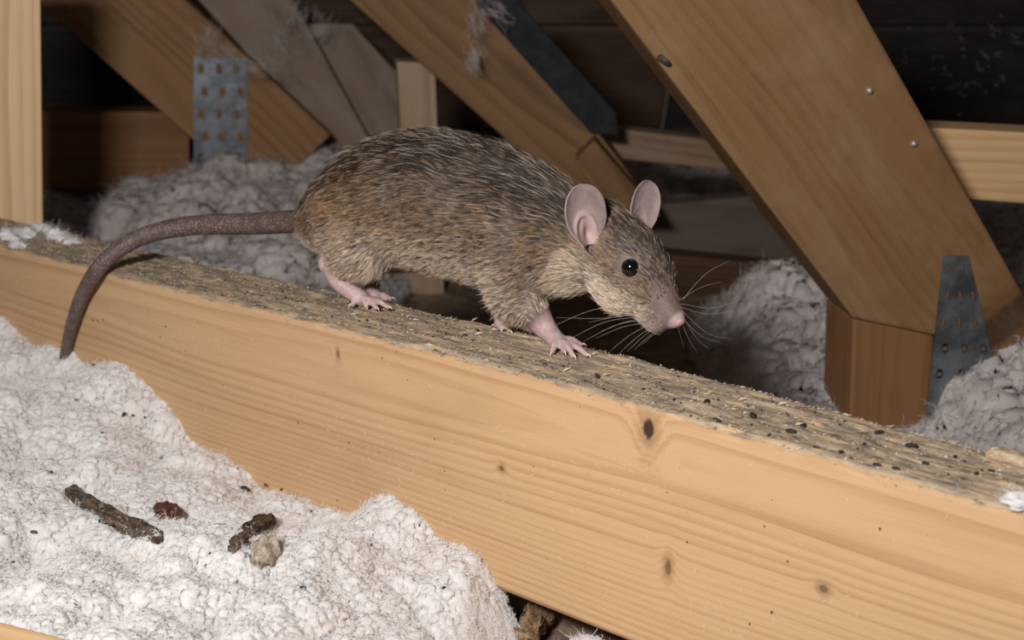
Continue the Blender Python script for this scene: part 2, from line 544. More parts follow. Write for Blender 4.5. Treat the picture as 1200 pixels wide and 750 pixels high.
def prof(x, pts):
    a = np.array(pts)
    return np.interp(x, a[:, 0], a[:, 1])


zc = prof(xs, [(-0.7, -0.007), (-0.288, -0.0042), (-0.1, -0.001), (0, 0), (0.1, -0.0005), (0.186, -0.002), (0.42, -0.006)])
wb = prof(xs, [(-0.7, 0.046), (-0.15, 0.0425), (-0.1, 0.044), (0.013, 0.043), (0.148, 0.038), (0.42, 0.038)])
rows = []
prm = []      # (kind, param)
for t in np.linspace(0, 1, 46)[:-1]:
    prm.append(('f', t))
for t in np.linspace(0, 1, 7)[:-1]:
    prm.append(('a', t))
for t in np.linspace(0, 1, 44)[:-1]:
    prm.append(('t', t))
for t in np.linspace(0, 1, 5)[:-1]:
    prm.append(('k', t))
for t in (0, 0.5):
    prm.append(('r', t))
prm.append(('b', 0))
NP = len(prm)
wane = 0.0022 + 0.0012 * vnoise(np.stack([xs * 30, xs * 0, xs * 0 + 3.3], 1)) + 0.0014 * np.clip(vnoise(np.stack([xs * 140, xs * 0 + 7, xs * 0], 1)), 0, 1)
wane = np.clip(wane + 0.002 * np.exp(-((xs - 0.165) / 0.03) ** 2), 0.001, 0.007)
BV = np.zeros((len(xs), NP, 3))
BT = np.zeros((len(xs), NP))
for j, (k, t) in enumerate(prm):
    r = wane
    if k == 'f':
        y, z = xs * 0, -BH + (BH - r) * t
        tp = 0.0 + 0.24 * sstep(0.965, 1.0, t)
    elif k == 'a':
        a = t * math.pi / 2
        y, z = r * (1 - math.cos(a)), -r + r * math.sin(a)
        tp = 0.24 + 0.62 * t
    elif k == 't':
        y, z = r + (wb - r - 0.002) * t, xs * 0
        tp = 0.9
    elif k == 'k':
        a = t * math.pi / 2
        y, z = wb - 0.002 + 0.002 * math.sin(a), -0.002 + 0.002 * math.cos(a)
        tp = 0.9 - 0.5 * t
    elif k == 'r':
        y, z = wb, -0.002 - (BH - 0.002) * t
        tp = 0
    else:
        y, z = wb, xs * 0 - BH
        tp = 0
    lift = 1.0 if k in 'tak' else 0.15
    Q = np.stack([xs, xs * 0 + y, xs * 0 + z], 1)
    dz = fbm(Q * [40, 160, 160], 3, 5) * 0.0005 + np.clip(fbm(Q * [70, 700, 700], 3, 9), -0.3, 2) * 0.0005
    if k in 'tk':
        dz = dz + 0.0007 * sstep(0.15, 0.6, fbm(Q * [55, 240, 240], 2, 21)) * (1 - 0.5 * (k == 'k'))
    z = z + zc * (0.0 if k == 'b' or (k == 'f' and t < 0.02) else 1.0) * (1 if k != 'f' else t)
    BV[:, j] = np.stack([xs, y - (0 if k in 'tkrb' else dz * 0.35 * lift), z + dz * lift * (k in 'tak')], 1)
    BT[:, j] = tp
Vw = P0 + BV[..., 0:1] * BD + BV[..., 1:2] * BN + BV[..., 2:3] * UPV
idx = np.arange(len(xs) * NP).reshape(len(xs), NP)
nx = np.roll(idx, -1, 1)
Fb = np.stack([idx[:-1], nx[:-1], nx[1:], idx[1:]], -1).reshape(-1, 4)[:, ::-1].tolist()
Fb += [idx[0].tolist()[::-1], idx[-1].tolist()]


def beamloc(px, py):
    X = onpl(px, py, P0, BN) - P0
    return X @ BD, X[2]


kn = []
for (px, py, ka, ra, rb) in ((760, 503, 0.95, 0.0026, 0.0044), (588, 549, 0.55, 0.0014, 0.0014), (783, 665, 0.6, 0.0015, 0.0034), (965, 690, 0.55, 0.0018, 0.0017), (396, 415, 0.45, 0.0010, 0.0018)):
    kx, kz = beamloc(px, py)
    kn.append((kx, ka, kz, ra, rb))
M_beam = wood('pine_beam', (0.60, 0.39, 0.215), (0.38, 0.205, 0.095), pith=(0.035, -0.018), ring=0.0026, amt=0.50, warp=0.009, seed=0, stain=0.16, knots=kn, top=True, fleck=0.12)
M = M_BEAM = frame(BD, UPV, P0)
beam = mk('timber_beam', Vw.reshape(-1, 3), Fb, M_beam, M=M)
fattr(beam, 'top', BT.ravel())
tag(beam, 'long pale pine beam with a rough grey top that the rat walks along', 'beam')
beam_bvh = BVHTree.FromPolygons([tuple(v) for v in Vw.reshape(-1, 3)], Fb)


def beamtop(a, b):
    """world point on the beam's top at a along, b across"""
    p = P0 + BD * a + BN * b
    h = beam_bvh.ray_cast(Vector((p[0], p[1], ZTOP + 0.05)), Vector((0, 0, -1)))
    return np.array(h[0]) if h[0] is not None else p


# splinters and frayed fibre on the beam's top
M_spl = plain('splinter_pale', (0.50, 0.41, 0.30), 0.8, var=0.35, scale=60)
sp = []
for i in range(3600):
    a = rng.uniform(-0.45, 0.30)
    e = rng.random()
    b = rng.uniform(0.001, 0.042) if e > 0.35 else (0.0405 + rng.normal(0, 0.0015) if e > 0.18 else abs(rng.normal(0.0008, 0.0008)))
    b = min(b, prof(a, [(-0.7, 0.046), (-0.15, 0.0425), (-0.1, 0.044), (0.013, 0.043), (0.148, 0.038), (0.42, 0.038)]) - 0.0006)
    p = beamtop(a, b)
    if p[2] < ZTOP - 0.02:
        continue
    ln = rng.uniform(0.0004, 0.0020) * (2.2 if rng.random() < 0.10 else 1)
    wd = ln * rng.uniform(0.1, 0.22)
    ang = rng.normal(0, 0.5)
    d = BD * math.cos(ang) + BN * math.sin(ang) + UPV * (rng.uniform(0, 0.5) if e > 0.35 else rng.uniform(-0.1, 1.2))
    d /= np.linalg.norm(d)
    s = np.cross(d, UPV)
    s /= np.linalg.norm(s)
    q = p + UPV * 0.0001 - d * ln * 0.15
    V = np.array([q + s * wd, q - s * wd, q + d * ln * 0.6 + s * wd * 0.8, q + d * ln * 0.6 - s * wd * 0.8, q + d * ln, q + UPV * wd * 0.9 + d * ln * 0.3])
    sp.append((V, [[0, 2, 5], [1, 5, 3], [0, 5, 1], [2, 4, 5], [4, 3, 5], [0, 1, 3, 2], [2, 3, 4]]))
V, F = join(sp)
o = mk('splinters', V, F, M_spl, beam, smooth=False, M=M)
tag(o, kind='stuff')

# ------------------------------------------------------------------ perforated steel nail plates
M_steel = plain('galvanised_steel', (0.14, 0.155, 0.175), 0.45, metal=0.85, var=0.25, scale=55, bumpd=0.0004)
M_steeld = plain('galvanised_dark', (0.20, 0.22, 0.24), 0.5, metal=0.8, var=0.45, scale=40, bumpd=0.0005)
M_rust = plain('punched_tooth', (0.17, 0.125, 0.09), 0.6, var=0.3, scale=400)


def plate(quad, fc, nc, nr, mat, label, holes=0.30):
    """a steel plate with punched holes, each hole a real opening with its bent tooth"""
    n = fc[1]
    Pc = fc[0] - n * 0.0011                   # lies flat on the timber's face
    q = [onpl(x, y, Pc, n) for x, y in quad]

    def pos(u, v):
        return (q[0] * (1 - u) + q[1] * u) * (1 - v) + (q[3] * (1 - u) + q[2] * u) * v
    parts, teeth = [], []
    for i in range(nc):
        for j in range(nr):
            K = 8
            off = 0.10 * (1 if j % 2 else -1)
            u0, v0, du, dv = i / nc, j / nr, 1 / nc, 1 / nr
            sq = [(0, 0), (.5, 0), (1, 0), (1, .5), (1, 1), (.5, 1), (0, 1), (0, .5)]
            out = [pos(u0 + du * x, v0 + dv * y) for x, y in sq]
            inn = [pos(u0 + du * (.5 + (x - .5) * holes * (1.0 if (x != .5 and y != .5) else 1.35) + off), v0 + dv * (.5 + (y - .5) * holes * 1.25 * (1.0 if (x != .5 and y != .5) else 1.3))) for x, y in sq]
            V = out + inn + [p + n * 0.0012 for p in out] + [p + n * 0.0012 for p in inn]
            F = []
            for k in range(K):
                k2 = (k + 1) % K
                F += [[k, k2, K + k2, K + k], [2 * K + k, 3 * K + k, 3 * K + k2, 2 * K + k2], [K + k, K + k2, 3 * K + k2, 3 * K + k]]
                F += [[k, 2 * K + k, 2 * K + k2, k2]]
            parts.append((np.array(V), F))
            cc = np.mean(inn, 0)
            e1, e2 = (inn[2] - inn[0]) * 0.42, (inn[6] - inn[0]) * 0.30
            t = [cc - e1 + e2, cc + e1 + e2, cc + e1 * 0.3 - e2 - n * 0.0016, cc - e1 * 0.5 - e2 * 0.6 - n * 0.0010]
            teeth.append((np.array(t + [p + n * 0.0022 for p in t]), [[0, 1, 2, 3], [7, 6, 5, 4], [0, 4, 5, 1], [1, 5, 6, 2], [2, 6, 7, 3], [3, 7, 4, 0]]))
    V, F = join(parts)
    o = mk('nail_plate', V, F, mat, origin=np.mean(V, 0), smooth=False)
    tag(o, label, 'metal plate')
    for V, F in teeth:
        mk('tooth', V, F, M_rust, o, origin=np.mean(V, 0), smooth=False)
    return o


plate([(227, 67), (290, 68), (290, 200), (227, 198)], F_LEF, 3, 5, M_steel, 'small grey perforated steel plate fixed at the end of the dark level timber')
plate([(1106, 300), (1135, 300), (1186, 512), (1083, 512)], F_WIDE, 3, 7, M_steeld, 'tall dark perforated steel plate beside the short wood block', 0.24)
o = prism('metal_strap', [(572, -30), (604, -12), (616, 12), (722, 132), (726, 160), (692, 156), (558, 6)], 0.957, plain('dark_strap', (0.020, 0.021, 0.024), 0.75, spec=0.2, var=0.3, scale=80, bumpd=0.001), [(595, 5), (705, 150)], th=0.006, plane=(*F_MID, -0.0057))
tag(o, 'dark grey strap running along the edge of a brown rafter', 'strap')

# ------------------------------------------------------------------ loose white insulation
g = G('white_insulation')
oc = g.n('ShaderNodeTexCoord', out=3)
n1 = g.noise(oc, 60, 5.0, 0.7)
n2 = g.noise(oc, 420, 4.0, 0.7)
cc = g.mix(g.step(n1, 0.35, 0.7), (0.86, 0.845, 0.84), (0.80, 0.775, 0.76))
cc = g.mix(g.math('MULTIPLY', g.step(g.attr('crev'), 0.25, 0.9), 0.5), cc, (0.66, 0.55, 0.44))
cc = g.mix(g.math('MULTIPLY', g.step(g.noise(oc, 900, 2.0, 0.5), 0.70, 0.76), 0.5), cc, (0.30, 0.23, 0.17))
n3 = g.noise(oc, 1500, 5.0, 0.75)
g.bump(g.math('ADD', n3, g.math('MULTIPLY', n2, 1.0)), 0.6, 0.0008)
g.b.inputs['Subsurface Weight'].default_value = 0.35
g.b.inputs['Subsurface Radius'].default_value = (1, 0.95, 0.9)
g.b.inputs['Subsurface Scale'].default_value = 0.004
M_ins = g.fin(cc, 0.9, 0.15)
M_insd = plain('insulation_dimmed', (0.52, 0.48, 0.465), 0.95, var=0.12, scale=45, bumpd=0.002, spec=0.1)  # darker copy of the white insulation; the flash's falloff is painted in
g = G('insulation_fibre')
M_fib = g.fin((0.86, 0.845, 0.835), 0.6, 0.25)


def insulation(A, B, Zb, name, label, lumps=(0.022, 0.007, 0.0020), amps=(0.012, 0.0034, 0.0013), fuzz=0, seed=0, fl=0.0018, fr=0.00003, mat=None, spread=1.0):
    """a blown-fibre mass over a grid of ground points (A,B -> world x,y) with base height Zb"""
    H, W = A.shape
    P = np.stack([A.ravel(), B.ravel(), Zb.ravel()], 1)
    warp = np.stack([fbm(P * 45 + 3, 2, seed), fbm(P * 45 + 9, 2, seed + 3), fbm(P * 45 + 21, 2, seed + 6)], 1)
    Q = P + warp * 0.0035
    Q[:, 2] *= 0.6
    w1 = 1 - np.clip(worley(Q / lumps[0], seed + 10), 0, 1) ** 2
    w2 = 1 - np.clip(worley(Q / lumps[1], seed + 12), 0, 1) ** 2
    b1 = np.clip(0.55 * w1 + 0.45 * (0.5 + 0.5 * fbm(Q / lumps[0] * 0.6, 3, seed + 15)), 0, 1)
    mid = fbm(Q / lumps[1] * 0.7, 4, seed + 20)
    b2 = np.clip(0.5 + 0.3 * mid + 0.3 * (w2 - 0.5), 0, 1)
    dz = amps[0] * (b1 - 0.5) * 1.1 + amps[1] * (0.6 * mid + 0.16 * (w2 - 0.5)) + fbm(P / lumps[2] * 1.3, 3, seed + 40) * amps[2] * 0.6
    dz += fbm(P * 22, 2, seed + 50) * amps[0] * 0.7
    dz *= sstep(0.004, 0.03, P[:, 2])
    V = P.copy()
    V[:, 2] += dz
    # push sideways as well so that clumps overhang
    G0 = np.gradient(V[:, 2].reshape(H, W))
    ax = np.gradient(A)
    ay = np.gradient(B)
    sx = np.hypot(ax[1], ay[1]) + 1e-9
    sy = np.hypot(ax[0], ay[0]) + 1e-9
    gx = np.clip(G0[1] / sx, -1.5, 1.5)
    gy = np.clip(G0[0] / sy, -1.5, 1.5)
    k = amps[1] * 0.45
    V[:, 0] -= (gx * ax[1] / sx + gy * ax[0] / sy).ravel() * k
    V[:, 1] -= (gx * ay[1] / sx + gy * ay[0] / sy).ravel() * k
    V[:, 2] = np.where(P[:, 2] < 0.006, -0.006, np.maximum(V[:, 2], -0.004))
    idx = np.arange(H * W).reshape(H, W)
    F = np.stack([idx[:-1, :-1], idx[:-1, 1:], idx[1:, 1:], idx[1:, :-1]], -1).reshape(-1, 4)
    e = V[F[0, 1]] - V[F[0, 0]], V[F[0, 3]] - V[F[0, 0]]
    if np.cross(e[0], e[1])[2] < 0:
        F = F[:, ::-1]
    o = mk(name, V, F, mat or M_ins)
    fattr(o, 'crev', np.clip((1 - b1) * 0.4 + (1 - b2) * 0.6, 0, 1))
    tag(o, label, 'insulation', kind='stuff')
    if fuzz:
        ii = rng.integers(0, len(V), fuzz)
        keep = (rng.random(fuzz) < (0.25 + 0.75 * (b2[ii]))) & (V[ii, 2] > 0.001)
        ii = ii[keep]
        nrm = np.empty(len(V) * 3, np.float32)
        o.data.vertices.foreach_get('normal', nrm)
        nrm = nrm.reshape(-1, 3)[ii]
        d = nrm * 0.8 + rng.normal(0, 0.75, (len(ii), 3))
        d /= np.linalg.norm(d, axis=1)[:, None]
        L = fl * rng.uniform(0.4, 1.5, (len(ii), 1))
        b1_ = rng.normal(0, 0.55, (len(ii), 3))
        b2_ = rng.normal(0, 0.7, (len(ii), 3))
        p0 = V[ii] - nrm * 0.0003
        pts = np.stack([p0, p0 + d * L * 0.38, p0 + (d * 0.65 + b1_ * 0.45) * L, p0 + (d * 0.75 + b1_ * 0.5 + b2_ * 0.5) * L], 1)
        f = hair('fibres', pts, np.array([[1.0, 1.0, 0.8, 0.4]]) * fr * rng.uniform(0.6, 1.3, (len(ii), 1)), mat or M_fib, o)
        tag(f, kind='stuff')
    return o


# in front of the beam
aa = np.arange(-0.46, 0.12, 0.00064)
ccv = np.arange(-0.002, 0.23, 0.00064)
AA, CC = np.meshgrid(aa, ccv)
zcon = prof(aa, [(-0.5, 0.074), (-0.381, 0.069), (-0.34, 0.062), (-0.317, 0.058), (-0.272, 0.066), (-0.236, 0.058), (-0.213, 0.044), (-0.195, 0.034), (-0.134, 0.030), (-0.099, 0.031), (-0.07, 0.040), (-0.047, 0.035), (-0.018, 0.031), (-0.006, 0.020), (0.006, 0.005), (0.022, 0.005), (0.035, 0.016), (0.2, 0.018)])
znear = prof(aa, [(-0.5, 0.060), (-0.3, 0.056), (-0.2, 0.050), (-0.1, 0.047), (-0.03, 0.040), (0.0, 0.030), (0.03, 0.014), (0.2, 0.016)])
t = sstep(0.0, 0.10, CC)
ZZ = zcon[None, :] * (1 - t) + znear[None, :] * t
XX = P0[0] + AA * BD[0] - CC * BN[0]
YY = P0[1] + AA * BD[1] - CC * BN[1]
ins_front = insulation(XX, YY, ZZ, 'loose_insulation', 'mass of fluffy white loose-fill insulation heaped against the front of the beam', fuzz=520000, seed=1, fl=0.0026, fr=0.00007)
Vf = np.empty(len(ins_front.data.vertices) * 3, np.float32)
ins_front.data.vertices.foreach_get('co', Vf)
Vf = Vf.reshape(-1, 3)
Ff = [list(p.vertices) for p in ins_front.data.polygons]
ins_bvh = BVHTree.FromPolygons(Vf.tolist(), Ff)

# behind the beam
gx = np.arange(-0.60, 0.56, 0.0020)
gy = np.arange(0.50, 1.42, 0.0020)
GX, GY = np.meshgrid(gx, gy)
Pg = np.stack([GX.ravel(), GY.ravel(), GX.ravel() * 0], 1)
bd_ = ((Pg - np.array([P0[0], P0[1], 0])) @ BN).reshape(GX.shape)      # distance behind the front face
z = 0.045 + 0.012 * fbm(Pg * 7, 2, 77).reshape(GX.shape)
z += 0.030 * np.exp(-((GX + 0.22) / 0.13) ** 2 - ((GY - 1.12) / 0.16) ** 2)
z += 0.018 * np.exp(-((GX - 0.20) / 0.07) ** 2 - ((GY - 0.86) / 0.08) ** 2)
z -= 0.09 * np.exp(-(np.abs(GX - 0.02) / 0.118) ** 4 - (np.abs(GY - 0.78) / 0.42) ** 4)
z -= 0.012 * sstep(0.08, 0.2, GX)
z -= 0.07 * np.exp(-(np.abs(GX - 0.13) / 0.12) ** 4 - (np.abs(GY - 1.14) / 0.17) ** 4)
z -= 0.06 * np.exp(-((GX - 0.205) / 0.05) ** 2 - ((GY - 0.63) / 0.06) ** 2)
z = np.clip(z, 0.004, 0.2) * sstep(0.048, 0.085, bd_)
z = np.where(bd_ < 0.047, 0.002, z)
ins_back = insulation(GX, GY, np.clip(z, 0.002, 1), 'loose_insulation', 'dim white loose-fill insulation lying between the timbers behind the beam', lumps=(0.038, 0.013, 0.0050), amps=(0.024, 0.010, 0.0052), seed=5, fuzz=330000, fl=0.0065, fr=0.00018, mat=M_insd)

# ------------------------------------------------------------------ the rat
PSI = math.radians(36)
RU_, RV_ = np.array([math.cos(PSI), -math.sin(PSI), 0]), np.array([math.sin(PSI), math.cos(PSI), 0])
RO = onz(425, 354, ZTOP) + RV_ * 0.012


def R(u, v, w):
    return RO + (RU_ * u + RV_ * v + UPV * w) * 0.01


def RL(X):
    d = (np.asarray(X) - RO) * 100
    return np.stack([d @ RU_, d @ RV_, d @ UPV], -1)


def pv(px, py, v):
    """pixel seen on the rat's lengthwise plane at sideways offset v (cm)"""
    return onpl(px, py, RO + RV_ * v * 0.01, RV_)


def loft(rings, seg=36, pw=2.15):
    """rings: (centre, up vec, side vec) with half sizes already in the vectors"""
    V, F = [], []
    for c, up, sd in rings:
        for k in range(seg):
            th = 2 * math.pi * k / seg
            x, y = math.cos(th), math.sin(th)
            x = math.copysign(abs(x) ** (2 / pw), x)
            y = math.copysign(abs(y) ** (2 / pw), y)
            V.append(c + up * y + sd * x)
    m = len(rings)
    for i in range(m - 1):
        for k in range(seg):
            k2 = (k + 1) % seg
            F.append([i * seg + k, (i + 1) * seg + k, (i + 1) * seg + k2, i * seg + k2])
    F.append(list(range(seg)))
    F.append([(m - 1) * seg + k for k in range(seg)][::-1])
    return np.array(V), F


TORSO = np.array([  # u, top, bottom, half width, sideways centre
    (-5.3, 3.20, 2.60, 0.40, 0.0), (-4.8, 3.60, 2.25, 0.70, 0), (-4.0, 4.45, 1.95, 1.20, 0), (-2.8, 5.60, 1.75, 1.85, 0), (-1.2, 6.75, 1.70, 2.40, 0), (0.6, 7.55, 1.75, 2.75, 0),
    (2.6, 7.95, 1.85, 2.80, 0), (4.8, 7.90, 1.75, 2.65, 0), (6.8, 7.55, 1.50, 2.40, 0), (8.5, 7.05, 1.50, 2.15, -0.05), (10.0, 6.50, 1.60, 1.95, -0.15), (11.4, 5.75, 2.4, 1.75, -0.25), (12.2, 5.2, 2.9, 1.5, -0.3)])
uu = np.linspace(-5.3, 12.2, 60)
TT = np.stack([np.interp(uu, TORSO[:, 0], TORSO[:, k]) for k in range(1, 5)], 1)
for k in range(4):
    TT[:, k] = np.convolve(np.pad(TT[:, k], 2, mode='reflect', reflect_type='odd'), [0.1, 0.2, 0.4, 0.2, 0.1], 'valid')
parts = [loft([(R(u, t[3], (t[0] + t[1]) / 2), UPV * (t[0] - t[1]) * 0.005, RV_ * t[2] * 0.01) for u, t in zip(uu, TT)])]

HYAW, HPITCH = math.radians(13), math.radians(35)
hz_ = RU_ * math.cos(HYAW) - RV_ * math.sin(HYAW)
HF = hz_ * math.cos(HPITCH) - UPV * math.sin(HPITCH)
HS = np.cross(UPV, hz_)                      # to the rat's left
HUP = np.cross(HF, HS)
NOSE = pv(798, 380, -0.9)


def Hd(s, l, h):
    """head point: s cm back from the nose, l to the rat's left, h up"""
    return NOSE + (-HF * s + HS * l + HUP * h) * 0.01


HEAD = np.array([  # s, centre, half height, half width
    (0.0, -0.02, 0.20, 0.22), (0.2, -0.08, 0.42, 0.40), (0.6, -0.14, 0.64, 0.56), (1.2, -0.10, 0.98, 0.78), (1.9, -0.05, 1.30, 0.99), (2.7, -0.05, 1.60, 1.24), (3.5, -0.18, 1.72, 1.45), (4.4, -0.42, 1.80, 1.62), (5.4, -0.75, 1.85, 1.72), (6.4, -1.1, 1.8, 1.75)])
ss = np.linspace(0, 6.4, 40)
HH = np.stack([np.interp(ss, HEAD[:, 0], HEAD[:, k]) for k in range(1, 4)], 1)
parts.append(loft([(Hd(s, 0, t[0]), HUP * t[1] * 0.01, HS * t[2] * 0.01) for s, t in zip(ss, HH)], 30, 2.0))


def ball(c, r, ax=(RU_, RV_, UPV)):
    bm = bmesh.new()
    bmesh.ops.create_icosphere(bm, subdivisions=3, radius=1.0)
    V = np.array([v.co[:] for v in bm.verts])
    F = [[v.index for v in f.verts] for f in bm.faces]
    bm.free()
    return c + (V[:, :1] * ax[0] * r[0] + V[:, 1:2] * ax[1] * r[1] + V[:, 2:3] * ax[2] * r[2]) * 0.01, F


hax = (HF, HS, HUP)
for l in (-1, 1):
    parts.append(ball(Hd(0.80, 0.33 * l, -0.42), (0.60, 0.42, 0.52), hax))       # whisker pads
    parts.append(ball(Hd(3.0, 0.70 * l, -0.95), (1.35, 0.70, 1.0), hax))         # cheeks
    parts.append(ball(Hd(2.15, 0.62 * l, 0.72), (0.55, 0.36, 0.36), hax))        # brows
parts.append(ball(Hd(1.30, 0, -1.05), (0.95, 0.52, 0.45), hax))                  # lower jaw
parts.append(ball(R(-0.3, -1.30, 3.8), (2.5, 1.40, 2.2)))                       # haunches
parts.append(ball(R(-0.6, 1.35, 3.7), (2.7, 1.45, 2.3)))
parts.append(ball(R(10.5, -0.40, 3.05), (1.9, 1.2, 1.2)))                     # throat
parts.append(ball(R(8.3, -1.15, 3.7), (1.6, 1.15, 2.1)))                        # shoulders
parts.append(ball(R(8.0, 1.15, 3.7), (1.6, 1.15, 2.1)))

feet_pts = []


def leg(P, Rr, n=24):
    parts.append(tube(P, np.array(Rr) * 0.01, n=n, seg=14))


def toes(ballp, tips, r=0.16, lift=0.22, claws=True):
    out = []
    for (px, py, h) in tips:
        tip = onz(px, py, ZTOP + h * 0.01)
        mid = (ballp + tip) / 2 + UPV * lift * 0.01
        parts.append(tube([ballp, mid, tip], np.array([r * 1.05, r, r * 0.82]) * 0.01, n=10, seg=10))
        d = tip - mid
        out.append((tip, d / np.linalg.norm(d)))
    return out


claw_spots = []
# near hind leg: haunch, hock raised, long foot, toes
leg([R(-0.2, -1.5, 3.8), R(1.0, -1.85, 2.5), R(-1.0, -2.1, 1.9), pv(387, 313, -2.3)], [1.8, 1.2, 0.62, 0.34])
hb = onz(424, 350, ZTOP + 0.0032)
leg([pv(386, 312, -2.3), pv(398, 331, -2.0), hb], [0.34, 0.42, 0.38])
feet_pts += [pv(386, 312, -2.3), pv(392, 322, -2.15), pv(398, 331, -2.0), (pv(398, 331, -2.0) + hb) / 2, hb]
claw_spots += toes(hb, [(413, 357, 0.14), (429, 359, 0.14), (441, 361, 0.14), (455, 360, 0.14), (449, 350, 0.14)], 0.15, 0.16)
# near fore leg
fb = onz(654, 401, ZTOP + 0.0030)
leg([R(8.2, -1.3, 4.2), pv(600, 343, -1.55), pv(622, 364, -1.5), pv(641, 386, -1.35), fb], [1.35, 1.15, 0.80, 0.46, 0.36], 30)
feet_pts += [pv(636, 378, -1.4), pv(641, 386, -1.35), (pv(641, 386, -1.35) + fb) / 2, fb]
claw_spots += toes(fb, [(647, 413, 0.12), (661, 412, 0.12), (672, 417, 0.12), (688, 416, 0.12), (681, 404, 0.13)], 0.15, 0.18)
# far fore leg, paw set down on the back edge
ffb = onz(588, 379, ZTOP + 0.0032)
leg([R(7.2, 0.9, 3.6), R(7.0, 0.3, 1.9), ffb], [1.1, 0.7, 0.3])
feet_pts += [ffb + UPV * 0.004, ffb]
claw_spots += toes(ffb, [(580, 382, 0.12), (588, 386, 0.12), (597, 388, 0.12)], 0.14, 0.12)
# far hind leg
fhb = onz(438, 347, ZTOP + 0.0032)
leg([R(-0.2, 1.3, 3.6), R(1.4, 0.9, 2.4), R(-0.6, 0.2, 1.3), fhb], [1.8, 1.1, 0.45, 0.3])
feet_pts += [R(-0.6, 0.2, 1.3), fhb]
claw_spots += toes(fhb, [(452, 351, 0.12), (458, 350, 0.12)], 0.14, 0.12)

V, F = join(parts)
tmp = mk('tmp_body', V, F, None)
rm = tmp.modifiers.new('r', 'REMESH')
rm.mode, rm.voxel_size, rm.use_smooth_shade = 'VOXEL', 0.00075, True
sm = tmp.modifiers.new('s', 'SMOOTH')
sm.factor, sm.iterations = 0.5, 5
bpy.context.view_layer.update()
ev = tmp.evaluated_get(bpy.context.evaluated_depsgraph_get())
me = bpy.data.meshes.new_from_object(ev)
co = np.empty(len(me.vertices) * 3, np.float32)
me.vertices.foreach_get('co', co)
co = co.reshape(-1, 3).astype(float)
# smooth the torso and head further, leave the feet crisp
fp = np.array(feet_pts)
tipsP = np.array([c[0] for c in claw_spots])
dfoot = np.min(np.linalg.norm(co[:, None] - np.vstack([fp, tipsP])[None], axis=2), 1)
dnose = np.linalg.norm(co - NOSE, axis=1)
keep = sstep(0.006, 0.014, dfoot) * sstep(0.006, 0.016, dnose)
ne = np.empty(len(me.edges) * 2, np.int32)
me.edges.foreach_get('vertices', ne)
ne = ne.reshape(-1, 2)
deg = np.bincount(ne.ravel(), minlength=len(co))[:, None]
for it in range(90):
    acc = np.zeros_like(co)
    for k in range(3):
        acc[:, k] = np.bincount(ne[:, 0], co[ne[:, 1], k], len(co)) + np.bincount(ne[:, 1], co[ne[:, 0], k], len(co))
    co += (acc / deg - co) * (0.6 * keep)[:, None]
faces = [list(p.vertices) for p in me.polygons]
bpy.data.objects.remove(tmp)

g = G('rat_skin')
sk = g.attr('skin')
oc = g.n('ShaderNodeTexCoord', out=3)
n1 = g.noise(oc, 500, 4.0, 0.6)
pk = g.mix(g.step(n1, 0.3, 0.7), (0.46, 0.32, 0.315), (0.58, 0.43, 0.42))
cc = g.mix(sk, g.mix(g.attr('face'), (0.17, 0.14, 0.115), (0.17, 0.125, 0.108)), pk)
g.bump(g.noise(oc, 1600, 3.0, 0.6), 0.35, 0.0004)
g.b.inputs['Subsurface Weight'].default_value = 0.25
g.b.inputs['Subsurface Scale'].default_value = 0.002
M_skin = g.fin(cc, 0.5, 0.35)
rat = mk('rat', co, faces, M_skin, origin=RO)
tag(rat, 'brown-grey rat with pink feet and large ears walking along the beam', 'rat')
skin = np.maximum(1 - sstep(0.0045, 0.0075, dfoot), 1 - sstep(0.0035, 0.0060, dnose))
fattr(rat, 'skin', skin)
fattr(rat, 'face', np.maximum(sstep(0.05, 0.02, dnose), sstep(0.02, 0.008, dfoot)))
rat_bvh = BVHTree.FromPolygons(co.tolist(), faces)


def hit(px, py):
    r = ray(px, py)
    h = rat_bvh.ray_cast(Vector(CAM), Vector(r / np.linalg.norm(r)))
    return (np.array(h[0]), np.array(h[1])) if h[0] is not None else (None, None)


def near(p):
    h = rat_bvh.find_nearest(Vector(p))
    return np.array(h[0]), np.array(h[1])


def tohead(X):
    d = (np.asarray(X) - NOSE) * 100
    return -d @ HF, d @ HS, d @ HUP


# eyes
M_eye = plain('rat_eye', (0.004, 0.0035, 0.004), 0.04, spec=0.7)
M_lid = plain('rat_eyelid', (0.16, 0.11, 0.11), 0.5, var=0.2)
eh, en = hit(738, 314)
hs, hl, hh = tohead(eh)
fe, fn = near(Hd(hs, -hl, hh))
for p, n_ in ((eh, en), (fe, fn)):
    n_ = n_ / np.linalg.norm(n_)
    cen = p - n_ * 0.0016
    V, F = ball(cen, (0.385, 0.385, 0.385))
    e = mk('eye', V, F, M_eye, rat, origin=cen)
    e['label'] = 'round glossy black eye'
    t1 = np.cross(n_, UPV)
    t1 /= np.linalg.norm(t1)
    t2 = np.cross(t1, n_)
    th = np.linspace(0, 2 * math.pi, 29)
    ring_ = np.array([cen + n_ * 0.00135 + (t1 * math.cos(a) + t2 * math.sin(a)) * 0.00375 for a in th])
    V, F = tube(ring_, [0.00042] * 29, seg=8, cap=False)
    mk('eyelid', V, F, M_lid, e, origin=cen)

